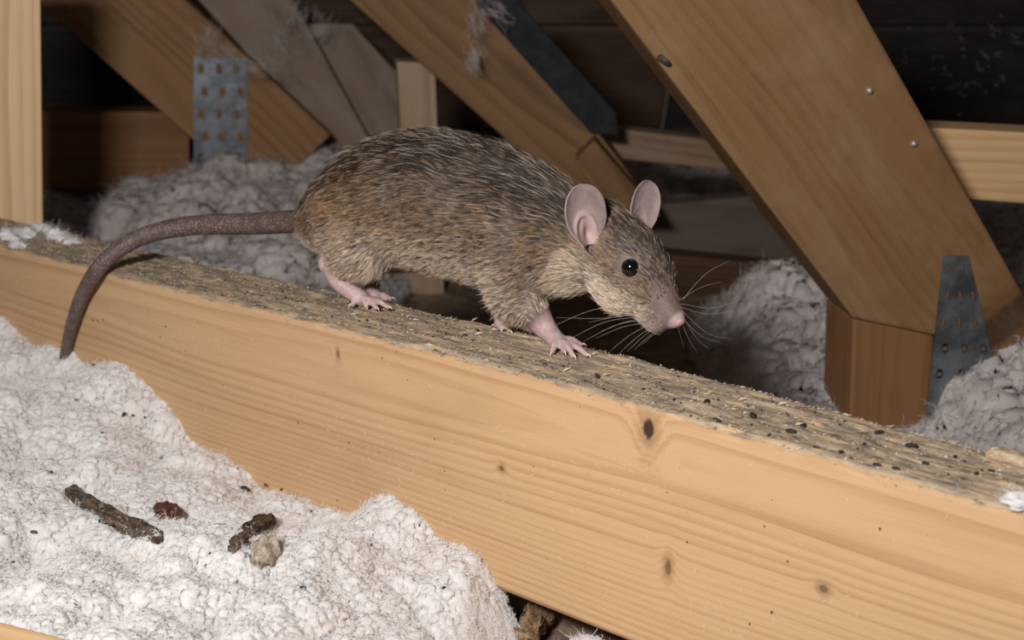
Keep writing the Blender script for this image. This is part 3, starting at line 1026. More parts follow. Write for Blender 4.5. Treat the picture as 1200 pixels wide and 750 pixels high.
# nostril
M_nos = plain('nostril', (0.22, 0.085, 0.08), 0.5)
M_nose = plain('nose_pad', (0.62, 0.36, 0.34), 0.35, var=0.15, scale=900, bumpd=0.0002, sss=0.2, sssr=(0.001,))
V, F = ball(Hd(0.10, 0, 0.02), (0.16, 0.26, 0.22), hax)
np_ = mk('nose', V, F, M_nose, rat, origin=Hd(0.1, 0, 0))
np_['label'] = 'small pink nose'
for l in (-1, 1):
    P = [Hd(0.02, 0.13 * l, 0.10), Hd(0.05, 0.20 * l, 0.06), Hd(0.13, 0.24 * l, -0.02), Hd(0.20, 0.25 * l, 0.0)]
    V, F = tube(P, [0.0003, 0.0005, 0.0005, 0.0003], n=8, seg=8)
    mk('nostril', V, F, M_nos, np_, origin=P[1])

# claws
M_claw = plain('claw', (0.66, 0.52, 0.40), 0.35, var=0.1)
for tip, d in claw_spots:
    d = d * np.array([1, 1, 0.0])
    d = d / (np.linalg.norm(d) + 1e-9)
    P = [tip + d * 0.0005 + UPV * 0.0003, tip + d * 0.0014 + UPV * 0.0002, tip + d * 0.0023 - UPV * 0.0007]
    V, F = tube(P, [0.00055, 0.00042, 0.00012], n=7, seg=7)
    mk('claw', V, F, M_claw, rat, origin=tip)


# ears
def ear_mat(name):
    g = G(name)
    oc = g.n('ShaderNodeTexCoord', out=3)
    n1 = g.noise(oc, 260, 4.0, 0.6)
    c = g.mix(g.step(n1, 0.3, 0.7), (0.25, 0.19, 0.182), (0.34, 0.26, 0.25))
    c = g.mix(g.attr('inner'), c, (0.50, 0.36, 0.34))
    g.bump(g.noise(oc, 2200, 2.0, 0.6), 0.3, 0.0003)
    g.b.inputs['Subsurface Weight'].default_value = 0.3
    g.b.inputs['Subsurface Scale'].default_value = 0.0015
    return g.fin(c, 0.55, 0.25)


M_ear = ear_mat('rat_ear')


def ear(base, up, n, H, W, folds=1.0, flip=1, side_drop=0.0):
    up = up / np.linalg.norm(up)
    n = n - up * (n @ up)
    n = n / np.linalg.norm(n)
    sd = np.cross(up, n) * flip                 # flip=1: sd is image-left for a viewer the ear faces
    NT, NS = 44, 33
    V, inner = [], []
    for i in range(NT):
        t = i / (NT - 1)
        t = math.sin(t * math.pi / 2) if False else t
        if t > 0.56:
            wv = math.sqrt(max(1 - ((t - 0.56) / 0.44) ** 2, 0.0004))
        else:
            wv = 0.38 + 0.62 * float(sstep(-0.06, 0.46, t)) ** 0.75
        for j in range(NS):
            s = -1 + 2 * j / (NS - 1)
            bulge = 0.14 * s * (1 - t) if True else 0
            cup = 0.30 * wv * s * s * (1.15 - 0.5 * t) + 0.55 * (1 - float(sstep(0.0, 0.45, t))) * s * s * 0.45
            cup *= 1.0 if s < 0 else (1 - side_drop * s)
            cup += 0.05 * wv * abs(s) ** 8 * 1.2                                   # rim
            x, y = s * wv, t
            cr1 = math.exp(-((math.hypot(x + 0.10, (y - 0.22) * 1.7) - 0.50) / 0.075) ** 2) * float(sstep(-0.65, 0.0, -x + 0.25)) * float(sstep(0.10, 0.3, y))
            cr2 = math.exp(-((x + 0.20 - 0.5 * (y - 0.3)) / 0.09) ** 2 - ((y - 0.30) / 0.16) ** 2)
            hole = math.exp(-((x - 0.06) / 0.24) ** 2 - ((y - 0.17) / 0.13) ** 2)
            dz = cup + folds * (0.13 * cr1 + 0.045 * cr2 - 0.26 * hole)
            back = -0.10 * math.sin(t * math.pi) - 0.14 * t * t
            V.append(base + (up * (t * H) + sd * (s * wv * W * 0.5) + n * ((dz + back) * W * 0.5)) * 0.01)
            inner.append(np.clip(float(sstep(0.62, 0.18, math.hypot(x * 0.8, y - 0.2))) * 0.9 + 0.3 * cr1 + 0.2 * abs(s) ** 6 * 0.5, 0, 1) * folds)
    idx = np.arange(NT * NS).reshape(NT, NS)
    F = np.stack([idx[:-1, :-1], idx[:-1, 1:], idx[1:, 1:], idx[1:, :-1]], -1).reshape(-1, 4)
    o = mk('ear', V, F, M_ear, rat, origin=base)
    fattr(o, 'inner', inner)
    so = o.modifiers.new('s', 'SOLIDIFY')
    so.thickness, so.offset = 0.0006, 0.0
    return o


RIGHT, VIEWUP = np.array([1.0, 0, 0]), np.array([0, SP, CP])
vd = ray(686, 260)
vd /= np.linalg.norm(vd)
eb, _ = hit(691, 287)
ear_near = ear(eb - vd * 0.0015, VIEWUP * 1.0 + RIGHT * -0.13 - vd * 0.32, -vd * 0.93 + RIGHT * 0.36, 2.42, 1.80, side_drop=1.0)
ear_near['label'] = 'large rounded pink-grey ear with folds inside'
es, el, eu = tohead(eb)
fb2 = Hd(es + 0.15, -el * 0.62, eu + 0.55)
ear_far = ear(fb2 - UPV * 0.004, VIEWUP * 1.0 + RIGHT * 0.28, RIGHT * 0.48 - vd * 0.88, 2.2, 1.34, 0.25)

# tail: along the beam, over its front edge and down into the insulation
TPX = [(352, 259, 13.5), (320, 261, 13.2), (285, 262.5, 12.6), (245, 263, 12.0), (205, 267, 11.2), (168, 277, 10.4), (138, 293, 9.8), (114, 316, 9.2), (97, 345, 8.4), (86, 375, 7.5), (79, 402, 6.5), (74, 428, 5.6), (70, 446, 5.0)]
d_base = (R(-4.6, 0, 2.9) - CAM) @ np.array([0, CP, -SP])
TP_, TR_ = [], []
for i, (px, py, r) in enumerate(TPX):
    if i >= 7:
        q = onpl(px, py, P0 - BN * (0.0012 + r * 0.00046), BN)
    else:
        q7 = onpl(*TPX[7][:2], P0 - BN * 0.006, BN)
        d7 = (q7 - CAM) @ np.array([0, CP, -SP])
        f = i / 7
        q = at(px, py, d_base * (1 - f) + d7 * f + 0.018 * math.sin(math.pi * f))
    dd = (q - CAM) @ np.array([0, CP, -SP])
    TP_.append(q)
    TR_.append(r * dd / FPX)
NTL, SEG = 420, 24
V, F = tube(TP_, TR_, n=NTL, seg=SEG)
cl = np.linspace(0, 1, len(V) // SEG)
# rings of scales
ringw = 0.5 + 0.5 * np.cos(np.arange(len(V) // SEG) * 2 * math.pi / 3.5)
cen = V.reshape(-1, SEG, 3).mean(1, keepdims=True)
vr = V.reshape(-1, SEG, 3)
jag = np.sin(np.arange(SEG) * math.pi)[None, :, None]
V = (cen + (vr - cen) * (1 + 0.022 * (ringw[:, None, None] - 0.5))).reshape(-1, 3)
g = G('rat_tail')
ta, tb = g.attr('len'), g.attr('ang')
cv = g.n('ShaderNodeCombineXYZ', {0: g.math('MULTIPLY', ta, 118.0), 1: g.math('MULTIPLY', tb, 5.0), 2: 0.0})
vo = g.n('ShaderNodeTexVoronoi', {'Vector': cv, 'Scale': 1.0, 'Randomness': 0.55})
vc = g.step(vo, 0.2, 0.62)
oc = g.n('ShaderNodeTexCoord', out=3)
n1 = g.noise(oc, 160, 4.0, 0.6)
c = g.mix(g.step(n1, 0.3, 0.7), (0.17, 0.118, 0.108), (0.27, 0.19, 0.175))
c = g.mix(g.math('MULTIPLY', vc, 0.65), c, (0.055, 0.036, 0.033))
g.bump(g.math('SUBTRACT', 1.0, vc), 0.8, 0.0004)
M_tail = g.fin(c, 0.42, 0.45)
tail = mk('tail', V, F, M_tail, rat, origin=TP_[0])
ll = np.repeat(cl, SEG)
fattr(tail, 'len', ll)
fattr(tail, 'ang', np.tile(np.abs(np.linspace(-1, 1, SEG, endpoint=False)), len(cl)) * 2)
tail['label'] = 'long bare scaly grey-brown tail hanging over the beam'

# ------------------------------------------------------------------ fur
nv = np.empty(len(co) * 3, np.float32)
rat.data.vertices.foreach_get('normal', nv)
nv = nv.reshape(-1, 3).astype(float)
rat.data.calc_loop_triangles()
tri = np.empty(len(rat.data.loop_triangles) * 3, np.int32)
rat.data.loop_triangles.foreach_get('vertices', tri)
tri = tri.reshape(-1, 3)
ar = np.linalg.norm(np.cross(co[tri[:, 1]] - co[tri[:, 0]], co[tri[:, 2]] - co[tri[:, 0]]), axis=1) / 2
cen = co[tri].mean(1)
nt = nv[tri].mean(1)
toc = CAM - cen
toc /= np.linalg.norm(toc, axis=1)[:, None]
facing = (nt * toc).sum(1)
Hs = -((cen - NOSE) * 100) @ HF
hw = sstep(6.0, 4.2, Hs) * (np.linalg.norm(cen - NOSE, axis=1) < 0.06)
dens = (1.0 + 1.6 * hw + 3.0 * sstep(2.6, 1.2, Hs) * hw) * (0.30 + 0.70 * sstep(-0.5, -0.1, facing)) * np.clip(1 - skin[tri].mean(1) * 1.15, 0, 1)
# no fur under the eyes themselves or inside the ears' bases
for p, rr in ((eh, 0.0040), (fe, 0.0040), (hit(691, 284)[0], 0.0030)):
    dens *= sstep(rr * 0.92, rr * 1.02, np.linalg.norm(cen - p, axis=1))
NH = 320000
pr = ar * dens
ti = rng.choice(len(tri), NH, p=pr / pr.sum())
b = rng.random((NH, 2))
fl_ = b.sum(1) > 1
b[fl_] = 1 - b[fl_]
bc = np.concatenate([1 - b.sum(1, keepdims=True), b], 1)
P = (co[tri[ti]] * bc[..., None]).sum(1)
N = (nv[tri[ti]] * bc[..., None]).sum(1)
N /= np.linalg.norm(N, axis=1)[:, None]
L3 = RL(P)
Hs = -((P - NOSE) * 100) @ HF
hw = sstep(6.2, 4.0, Hs) * (np.linalg.norm(P - NOSE, axis=1) < 0.065)
df = np.min(np.linalg.norm(P[:, None] - fp[None], axis=2), 1)
fw = hw[:, None] * HF + (1 - hw[:, None]) * RU_
topu = np.interp(L3[:, 0], uu, TT[:, 0])
botu = np.interp(L3[:, 0], uu, TT[:, 1])
rel = np.where(hw > 0.5, 0.5 + 0.5 * np.clip((((P - NOSE) @ HUP) * 100 - 0.2) / np.interp(Hs, HEAD[:, 0], HEAD[:, 2]), -1, 1), (L3[:, 2] - botu) / (topu - botu))
rc = np.clip(rel, 0, 1)
slope = np.interp(L3[:, 0], uu, np.gradient(TT[:, 0], uu)) * rc + np.interp(L3[:, 0], uu, np.gradient(TT[:, 1], uu)) * (1 - rc)
flow = -fw - UPV * (slope * (1 - hw))[:, None] - UPV * (0.10 + 0.22 * sstep(0.5, 0.15, rel))[:, None] * (1 - 0.7 * hw)[:, None]
lowleg = sstep(1.9, 1.0, L3[:, 2]) * (1 - hw)
flow = flow * (1 - 0.75 * lowleg[:, None]) - UPV * (0.8 * lowleg)[:, None] - RU_ * (0.3 * lowleg)[:, None]
flow += np.stack([fbm(P * 70, 2, 301), fbm(P * 70, 2, 302), fbm(P * 70, 2, 303)], 1) * 0.22
T = flow - N * (flow * N).sum(1, keepdims=True)
T /= np.linalg.norm(T, axis=1)[:, None] + 1e-9
T += rng.normal(0, 0.10, T.shape)
ln = 0.0050 + 0.0014 * sstep(0.5, 0.9, rel) - 0.0006 * sstep(0.3, 0.1, rel)
ln = ln * (1 - hw) + hw * np.interp(Hs, [0, 0.5, 1.2, 2.5, 4.0, 6.0], [0.0012, 0.0018, 0.0026, 0.0034, 0.0044, 0.0056])
ln *= 0.62 + 0.38 * sstep(0.006, 0.018, df)
guard = rng.random(NH) < (0.02 + 0.03 * sstep(0.5, 0.9, rel) + 0.05 * sstep(0.3, 0.1, rel)) * (1 - 0.8 * hw)
ln *= rng.uniform(0.7, 1.15, NH)
ln = np.where(guard, ln * 1.55, ln)
lift = (0.26 + 0.10 * rng.random(NH)) + 0.16 * guard
lift = np.where(hw > 0.5, lift * 0.8, lift)
K = 5
tt = np.linspace(0, 1, K)
pts = np.zeros((NH, K, 3))
root = P - N * 0.0004
for k, t in enumerate(tt):
    ang = lift * (1 - 0.55 * t)
    pts[:, k] = root + (T * (t * np.cos(ang))[:, None] + N * ((t * np.sin(ang)) * 1.25)[:, None]) * ln[:, None] - UPV * (0.10 * t * t * ln)[:, None]
# clumping
ncl = NH // 16
kd = kdtree.KDTree(ncl)
for i in range(ncl):
    kd.insert(P[i], i)
kd.balance()
ci = np.array([kd.find(p)[1] for p in P])
ctip = pts[ci]
wcl = (tt ** 1.2 * 0.72)[None, :, None] * np.where(guard, 0.25, 1.0)[:, None, None]
# follow the clump's shape at this hair's own length
sc = np.clip(ln / ln[ci], 0.6, 1.3)[:, None, None]
tgt = ctip[:, :1] + (ctip - ctip[:, :1]) * sc
pts = pts * (1 - wcl) + tgt * wcl
# colour
dark = np.array([0.030, 0.023, 0.018])
tan = np.array([0.42, 0.27, 0.15])
grey = np.array([0.25, 0.20, 0.16])
pale = np.array([0.74, 0.63, 0.52])
patch = fbm(P * 110, 3, 400)
cj = patch[ci] * 0.5 + patch * 0.5
dorsal = sstep(0.52, 0.95, rel)
belly = sstep(0.52, 0.12, rel)
belly = belly * (1 - 0.6 * sstep(8.0, 10.0, L3[:, 0]))
rump = sstep(5.5, 1.0, L3[:, 0])
x = np.where(rng.random(NH) < 0.55, rng.random(NH)[ci], rng.random(NH))
pd = np.clip(0.22 + 0.66 * dorsal + 0.16 * cj * (0.4 + dorsal) - 0.16 * belly, 0.02, 0.92)
isd = x < pd
tg = np.clip(0.42 + 0.30 * rump - 0.1 * dorsal + 0.4 * cj, 0.1, 0.95)[:, None]
col = tan * tg + grey * (1 - tg)
col = col * (1 - belly[:, None] * 0.85) + pale * belly[:, None] * 0.85
hc_ = grey * 1.12 * 0.6 + tan * 0.4
hp = sstep(0.46, 0.20, rel)[:, None]
hcol = hc_ * (1 - hp) + pale * 0.9 * hp
muz = sstep(1.5, 0.5, Hs)[:, None]
hcol = hcol * (1 - muz) + np.array([0.40, 0.30, 0.27]) * muz
col = col * (1 - hw[:, None]) + hcol * hw[:, None]
legp = sstep(0.022, 0.008, df)[:, None] * (1 - hw)[:, None]
col = col * (1 - 0.55 * legp) + pale * 0.55 * legp
isd &= rng.random(NH) > (legp[:, 0] * 0.7)
isd &= ~((hw > 0.5) & (rel < 0.3))
col = np.where(isd[:, None], dark * (1 + 0.6 * rng.random((NH, 1))), col * rng.uniform(0.75, 1.2, (NH, 1)) * rng.uniform(0.55, 1.3, (NH, 1))[ci])
wt = guard & (rng.random(NH) < 0.2)
col = np.where(wt[:, None], np.array([0.62, 0.57, 0.52]), col)
rad = np.array([[0.9, 1.0, 0.95, 0.7, 0.15]]) * np.where(hw > 0.5, 0.000033, 0.000040)[:, None] * rng.uniform(0.8, 1.2, (NH, 1))
g = G('rat_fur')
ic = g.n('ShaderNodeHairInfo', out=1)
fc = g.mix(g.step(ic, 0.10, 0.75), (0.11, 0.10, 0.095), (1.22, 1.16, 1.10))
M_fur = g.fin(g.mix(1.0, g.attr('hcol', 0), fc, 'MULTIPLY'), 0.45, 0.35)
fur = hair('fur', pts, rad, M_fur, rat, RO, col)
tag(fur, 'brown-black agouti fur paling to buff on the belly', kind='stuff')

# whiskers
M_wh = plain('whisker_pale', (0.70, 0.64, 0.58), 0.4)
M_whd = plain('whisker_dark', (0.05, 0.04, 0.035), 0.4)
hd_depth = (NOSE - CAM) @ np.array([0, CP, -SP])
WN = [((757, 371), (664, 399), 8, -1), ((760, 374), (684, 400), 6, -1), ((762, 378), (699, 396), 4, -1), ((765, 379), (712, 414), 4, -1), ((768, 381), (724, 416), 3, -1), ((757, 366), (652, 372), -4, -1),
      ((760, 362), (640, 386), 12, -1), ((755, 368), (690, 378), 2, -1), ((770, 383), (735, 412), 2, -1), ((773, 384), (743, 410), 1, -1), ((763, 372), (705, 388), 3, -1), ((776, 385), (752, 404), 1, -1),
      ((797, 349), (857, 305), 6, 1), ((798, 356), (872, 350), -8, 1), ((798, 360), (862, 364), -6, 1), ((799, 364), (858, 398), -9, 1), ((799, 368), (832, 410), -6, 1), ((797, 374), (818, 414), -4, 1), ((796, 352), (846, 330), 4, 1), ((794, 380), (802, 408), -2, 1), ((798, 371), (845, 402), -7, 1)]
for (a, e, sag, side) in WN:
    h0, _ = hit(*a)
    if h0 is None:
        h0 = Hd(0.8, 0.45 * side, 0.1)
    d0 = (h0 - CAM) @ np.array([0, CP, -SP])
    q2 = at(e[0], e[1], d0 + (-0.012 if side < 0 else 0.014))
    mx = np.array([(a[0] + e[0]) / 2, (a[1] + e[1]) / 2 + sag * -1.0])
    q1 = at(mx[0], mx[1], d0 + (-0.008 if side < 0 else 0.009))
    V, F = tube([h0 + (h0 - q1) * 0.02, q1, q2], [0.000055, 0.00004, 0.000015], n=14, seg=5)
    mk('whisker', V, F, M_wh, rat, origin=h0)
for a, e in (((762, 352), (731, 332)), ((764, 349), (752, 325)), ((757, 356), (722, 344)), ((752, 361), (706, 359)), ((753, 369), (722, 368)), ((770, 350), (776, 336))):
    h0, n0 = hit(*a)
    h1, n1 = hit(*e)
    if h0 is None or h1 is None:
        continue
    P = [h0, (h0 + h1) / 2 + n0 * 0.0035, h1 + n1 * 0.003]
    V, F = tube(P, [0.00010, 0.00008, 0.00003], n=10, seg=5)
    mk('whisker', V, F, M_whd, rat, origin=h0)

# ------------------------------------------------------------------ droppings, chips and bits lying about
M_drop = plain('rat_dropping', (0.030, 0.023, 0.018), 0.7, var=0.4, scale=700, bumpd=0.0003)
drop_px = [(836, 494), (828, 471), (927, 506), (941, 497), (1068, 520), (882, 488), (1030, 505), (700, 443), (754, 455), (660, 432), (985, 527), (1085, 537), (1145, 552), (920, 545), (790, 470), (1000, 560), (500, 392), (545, 392), (560, 388), (350, 352), (430, 375), (300, 330), (250, 345), (1120, 530), (1163, 546), (880, 520), (1050, 545)]
proto = None
for i, (px, py) in enumerate(drop_px):
    q = onz(px, py, ZTOP)
    a_, b_ = (q - P0) @ BD, (q - P0) @ BN
    p = beamtop(a_, min(max(b_, 0.004), 0.036))
    s_ = rng.uniform(0.6, 1.15) * (1.0 if i < 8 else 0.6)
    V, F = lump(p + UPV * 0.0007 * s_, np.array([0.0021, 0.0010, 0.0009]) * s_, BD * math.cos(i * 1.7) + BN * math.sin(i * 1.7), 2, 0.12, 1.4, i)
    o = mk('rat_dropping', V, F, M_drop, origin=p)
    tag(o, 'small dark dropping lying on the rough beam top', 'dropping', 'droppings on the beam top')


def oninsul(px, py):
    r = ray(px, py)
    h = ins_bvh.ray_cast(Vector(CAM), Vector(r / np.linalg.norm(r)))
    return np.array(h[0]) if h[0] is not None else onz(px, py, 0.045)


def bark_mat(name, a, b, c):
    g = G(name)
    oc = g.n('ShaderNodeTexCoord', out=3)
    n1 = g.noise(g.vm('MULTIPLY', oc, (120, 420, 420)), 1.0, 5.0, 0.7)
    n2 = g.noise(oc, 330, 4.0, 0.7)
    k = g.mix(g.step(n1, 0.38, 0.62), a, b)
    k = g.mix(g.step(n2, 0.58, 0.68), k, c)
    g.bump(g.math('ADD', n1, n2), 1.0, 0.0012)
    return g.fin(k, 0.85, 0.2)


M_bark = bark_mat('bark_grey', (0.060, 0.042, 0.032), (0.19, 0.14, 0.10), (0.46, 0.35, 0.22))
M_chip = bark_mat('chip_tan', (0.20, 0.12, 0.065), (0.44, 0.30, 0.175), (0.10, 0.065, 0.04))


def sliver(name, pa, pb, wpx, mat, label, cat, th=0.0026, seed=0, lift=0.0012, ends=None):
    """a flat rough piece of bark or wood lying between two spots on the insulation"""
    A, B = ends if ends else (oninsul(*pa) + UPV * lift, oninsul(*pb) + UPV * lift)
    d = (B - A) / np.linalg.norm(B - A)
    L = np.linalg.norm(B - A)
    dd = (A - CAM) @ np.array([0, CP, -SP])
    wd = wpx * dd / FPX
    V, F = lump((0, 0, 0), (1, 1, 1), None, 4, 0.0, 1.0, seed)
    V = np.sign(V) * np.abs(V) ** 0.7
    nz = fbm(V * 2.1 + seed * 5.1, 4, seed)
    V = V * np.array([L / 2, wd / 2, th / 2])
    V[:, 1] *= 1 + 0.35 * vnoise(np.stack([V[:, 0] * 260, V[:, 0] * 0 + seed, V[:, 0] * 0], 1))
    V[:, 2] += nz * th * 0.45
    V[:, 1] += nz * wd * 0.10
    V[:, 2] += 0.10 * L * (V[:, 0] / (L / 2)) ** 2 * (0.3 if seed % 2 else -0.15)
    M = frame(d, UPV * 0.9 - np.array([0, 0.45, 0]), (A + B) / 2)
    Mw = np.array(M)
    o = mk(name, V @ Mw[:3, :3].T + Mw[:3, 3], F, mat, M=M)
    return tag(o, label, cat)


sliver('bark_strip', (82, 580), (192, 641), 22, M_bark, 'long grey-brown bark strip half buried in the white insulation', 'bark', 0.0030, 1, 0.0006)
sliver('bark_chip', (272, 648), (318, 608), 22, M_bark, 'short brown bark chip sticking up from the white insulation', 'bark', 0.0036, 2, 0.0022)
sliver('bark_chip', (300, 668), (322, 640), 26, bark_mat('chip_pale', (0.42, 0.35, 0.27), (0.60, 0.53, 0.45), (0.25, 0.19, 0.13)), 'pale weathered chip propped under the short brown bark chip', 'bark', 0.006, 3, 0.002)
sliver('wood_chip', (612, 742), (636, 704), 32, M_chip, 'tan splintered wood chip in the gap under the beam', 'wood chip', 0.006, 4, ends=(onz(612, 746, 0.010), onz(640, 710, 0.006)))
p = oninsul(195, 606)
V, F = lump(p + UPV * 0.002, (0.0062, 0.0045, 0.0038), (1, -0.35, 0.2), 4, 0.38, 1.7, 5)
o = mk('resin_lump', V, F, plain('resin_brown', (0.085, 0.030, 0.018), 0.35, var=0.5, scale=350, bumpd=0.001, spec=0.5), origin=p)
tag(o, 'knobbly dark red-brown lump lying on the white insulation', 'lump')
crumb_px = [(287, 574), (170, 490), (110, 429), (145, 487), (60, 555), (156, 488), (190, 538), (40, 625), (15, 660), (330, 575), (365, 600), (120, 508), (215, 420), (312, 570), (246, 650), (355, 690), (435, 640), (90, 470), (520, 690)]
for i, (px, py) in enumerate(crumb_px):
    p = oninsul(px, py)
    s_ = (1.5 if i == 0 else rng.uniform(0.45, 0.9))
    V, F = lump(p + UPV * 0.0005, np.array([0.0017, 0.0010, 0.0009]) * s_, rng.normal(0, 1, 3) * [1, 1, 0.2], 2, 0.3, 1.5, i + 40)
    o = mk('debris_crumb', V, F, M_drop if i % 3 == 0 else M_bark, origin=p)
    tag(o, 'larger dark pellet on the insulation between the beam and the short bark chip' if i == 0 else 'tiny dark crumb lying on the white insulation', 'crumb', 'dark crumbs on the insulation')

# wisps of insulation on the beam by the post
for i, (px, py, s_) in enumerate([(8, 272, 1.2), (30, 268, 1.1), (48, 262, 0.9), (66, 272, 1.2), (84, 276, 0.8), (20, 280, 0.8), (1190, 594, 0.8), (130, 288, 0.5)]):
    q = onz(px, py, ZTOP)
    a_, b_ = (q - P0) @ BD, (q - P0) @ BN
    p = beamtop(a_, min(max(b_, 0.003), 0.040))
    V, F = lump(p + UPV * 0.0016 * s_, np.array([0.0062, 0.0040, 0.0026]) * s_, BD, 4, 0.55, 1.9, 60 + i)
    o = mk('insulation_tuft', V, F, M_ins, origin=p)
    tag(o, {6: 'lone white insulation tuft at the near end of the beam beyond the pale chip', 7: 'tiny white insulation speck on the beam under the tail'}.get(i, 'small white insulation tuft caught on the beam at the foot of the post'), 'insulation', 'insulation tufts on the beam')
    k = 260
    ii = rng.integers(0, len(V), k)
    d = rng.normal(0, 1, (k, 3))
    d /= np.linalg.norm(d, axis=1)[:, None]
    d[:, 2] = np.abs(d[:, 2])
    ln_ = rng.uniform(0.0015, 0.005, (k, 1)) * s_
    pts = np.stack([V[ii], V[ii] + d * ln_ * 0.5, V[ii] + (d + rng.normal(0, 0.4, (k, 3))) * ln_], 1)
    f = hair('fibres', pts, np.array([[1, 0.8, 0.4]]) * 0.00004, M_fib, o, p)
    tag(f, kind='stuff')
# pale wood chip on the back of the beam
q = onz(1186, 533, ZTOP)
p = beamtop((q - P0) @ BD, 0.033)
V, F = lump(p + UPV * 0.002, (0.0070, 0.0035, 0.0024), BD, 3, 0.35, 1.3, 90)
o = mk('wood_chip', V, F, bark_mat('chip_cream', (0.50, 0.38, 0.24), (0.66, 0.52, 0.36), (0.36, 0.25, 0.15)), origin=p)
tag(o, 'pale cream wood chip on the back edge of the beam near the steel plate', 'wood chip')

# loose white fibres clinging to the beam's front face
n = 260
fa = rng.uniform(-0.40, 0.20, n)
fz = -rng.uniform(0.003, 0.088, n)
cl_ = [(-0.095, -0.05), (0.095, -0.07), (0.01, -0.03), (0.06, -0.025), (-0.06, -0.055), (-0.2, -0.03), (-0.05, -0.075)]
for i in range(n):
    if rng.random() < 0.5:
        c_ = cl_[rng.integers(len(cl_))]
        fa[i], fz[i] = c_[0] + rng.normal(0, 0.012), min(c_[1] + rng.normal(0, 0.008), -0.003)
p0 = P0 + fa[:, None] * BD + fz[:, None] * UPV - BN * 0.0003
th = rng.uniform(0, math.pi, n)
d = np.cos(th)[:, None] * BD + np.sin(th)[:, None] * UPV
ln_ = rng.uniform(0.0006, 0.0026, (n, 1))
mid = p0 + d * ln_ * 0.5 + rng.normal(0, 0.0004, (n, 3)) - BN * 0.0006
pts = np.stack([p0, mid, p0 + d * ln_ - BN * 0.0003], 1)
f = hair('clinging_fibres', pts, np.array([[0.7, 1.0, 0.5]]) * 0.00004, M_fib, beam, P0)
tag(f, kind='stuff')

# dark specks peppered over the insulation, too small to tell apart
pp = []
for i in range(700):
    k = rng.integers(0, len(Vf))
    r_ = rng.uniform(0.00012, 0.0004)
    tet = np.array([[1, 0, -0.4], [-0.6, 0.9, -0.4], [-0.6, -0.9, -0.4], [0, 0, 1.0]]) * r_ * rng.uniform(0.6, 1.8, 3)
    pp.append((tet + Vf[k] + UPV * 0.0003, [[0, 2, 1], [0, 1, 3], [1, 2, 3], [2, 0, 3]]))
V, F = join(pp)
o = mk('specks', V, F, M_bark, ins_front, smooth=False)
tag(o, kind='stuff')


# cobwebs and dust threads hanging on the timbers behind
M_web = plain('cobweb', (0.55, 0.52, 0.50), 0.8)


def cobweb(spots, depth, label, n=46, ln=26, r=0.00012):
    P_ = []
    for (px, py, sx, sy, ang) in spots:
        for i in range(n):
            x, y = px + rng.normal(0, sx), py + rng.normal(0, sy)
            a = math.radians(ang) + rng.normal(0, 0.5)
            L = rng.uniform(0.3, 1.0) * ln
            dd = depth - rng.uniform(0.0, 0.012)
            q = [at(x + math.cos(a) * L * t + rng.normal(0, 1.5), y + math.sin(a) * L * t + rng.normal(0, 1.5), dd + rng.normal(0, 0.002)) for t in (-0.5, -0.15, 0.2, 0.5)]
            P_.append(q)
    P_ = np.array(P_)
    o = hair('cobweb', P_, np.array([[0.4, 1, 1, 0.4]]) * r, M_web, None, P_[0, 0])
    tag(o, label, 'cobweb', kind='stuff')


cobweb([(243, 48, 8, 12, 80), (258, 62, 8, 6, 60), (300, 78, 10, 5, 30)], 1.055, 'dusty cobweb threads above the small perforated plate')
cobweb([(352, 12, 10, 10, 110), (325, 45, 10, 14, 60), (372, 30, 8, 10, 120)], 1.13, 'dusty cobweb threads across the grey slanting boards')
cobweb([(558, 22, 5, 16, 80), (556, 70, 4, 8, 85), (580, 15, 10, 6, 40)], 0.94, 'dusty cobweb threads hanging at the top of the dark strap')
cobweb([(1150, 60, 40, 30, 30), (1120, 100, 40, 25, 20)], 1.15, 'sparse pale threads on the dark roof boards', 24, 10)

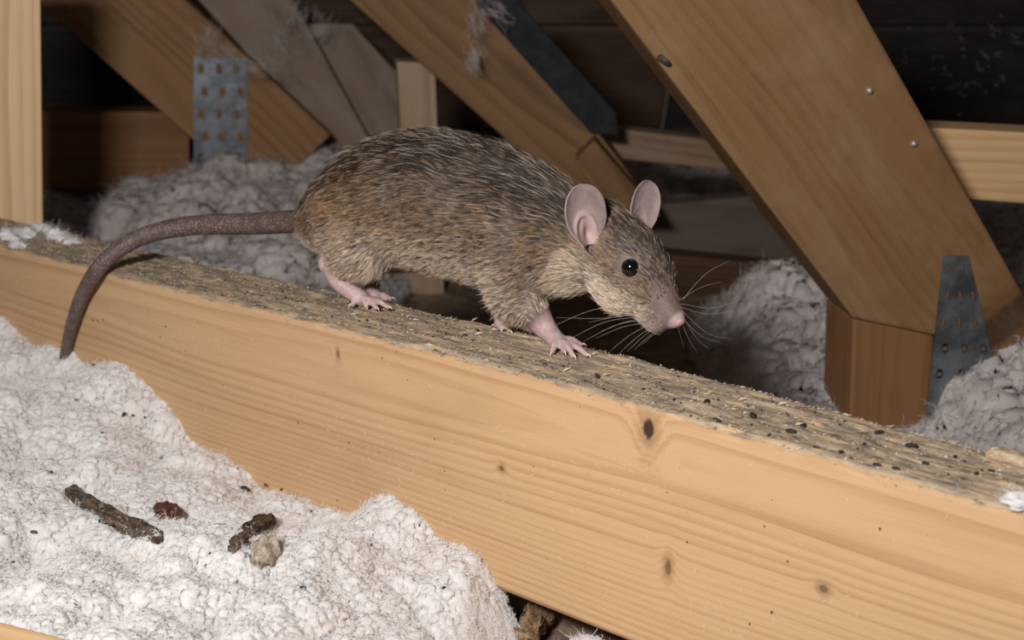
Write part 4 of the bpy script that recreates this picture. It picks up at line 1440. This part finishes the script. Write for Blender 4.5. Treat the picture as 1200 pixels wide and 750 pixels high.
# grit on the beam: pale and dark crumbs on the top, dark specks on the front face
for nm, mt, cnt, r0, r1 in (('pale_grit', M_spl, 1500, 0.00015, 0.0005), ('dark_grit', M_drop, 650, 0.00015, 0.00055)):
    pp = []
    for i in range(cnt):
        a = rng.uniform(-0.42, 0.27)
        if nm == 'dark_grit' and i < 90:
            p = P0 + BD * a + UPV * -rng.uniform(0.004, 0.088)
        else:
            wmax = prof(a, [(-0.7, 0.046), (-0.15, 0.0425), (-0.1, 0.044), (0.013, 0.043), (0.148, 0.038), (0.42, 0.038)])
            b = (wmax - 0.0008) if rng.random() < 0.12 else rng.uniform(0.0015, wmax - 0.001)
            p = beamtop(a, b)
        r_ = rng.uniform(r0, r1)
        M3 = np.linalg.qr(rng.normal(0, 1, (3, 3)))[0]
        tet = (np.array([[1, 0, -0.3], [-0.6, 0.9, -0.4], [-0.6, -0.9, -0.4], [0.1, 0, 1.0], [0.7, 0.6, 0.5]]) * rng.uniform(0.6, 1.7, 3)) @ M3 * r_
        pp.append((tet + p + UPV * r_ * 0.3, [[0, 2, 1], [0, 1, 4], [1, 2, 3], [2, 0, 3], [0, 4, 3], [4, 1, 3]]))
    V, F = join(pp)
    o = mk(nm, V, F, mt, beam, smooth=False, M=M_BEAM)
    tag(o, kind='stuff')

# nail heads and a bark fleck on the wide rafter
raf = bpy.data.objects['rafter']
nd = np.array([math.sin(math.radians(-6)), math.cos(math.radians(-6)), 0])
rc_ = np.array(raf.matrix_basis.translation)
M_nail = plain('nail_head', (0.55, 0.52, 0.50), 0.4, metal=0.6)
for px, py in ((1018, 106), (1070, 168)):
    p = onpl(px, py, rc_, nd)
    V, F = tube([p + nd * 0.002, p - nd * 0.0012], [0.0018, 0.0018], seg=12)
    mk('nail', V, F, M_nail, raf, origin=p)
p = onpl(777, 71, rc_, nd)
V, F = lump(p - nd * 0.001, (0.0042, 0.0026, 0.0018), (1, 0, -0.8), 3, 0.4, 1.6, 77)
mk('bark_fleck', V, F, M_bark, raf, origin=p)
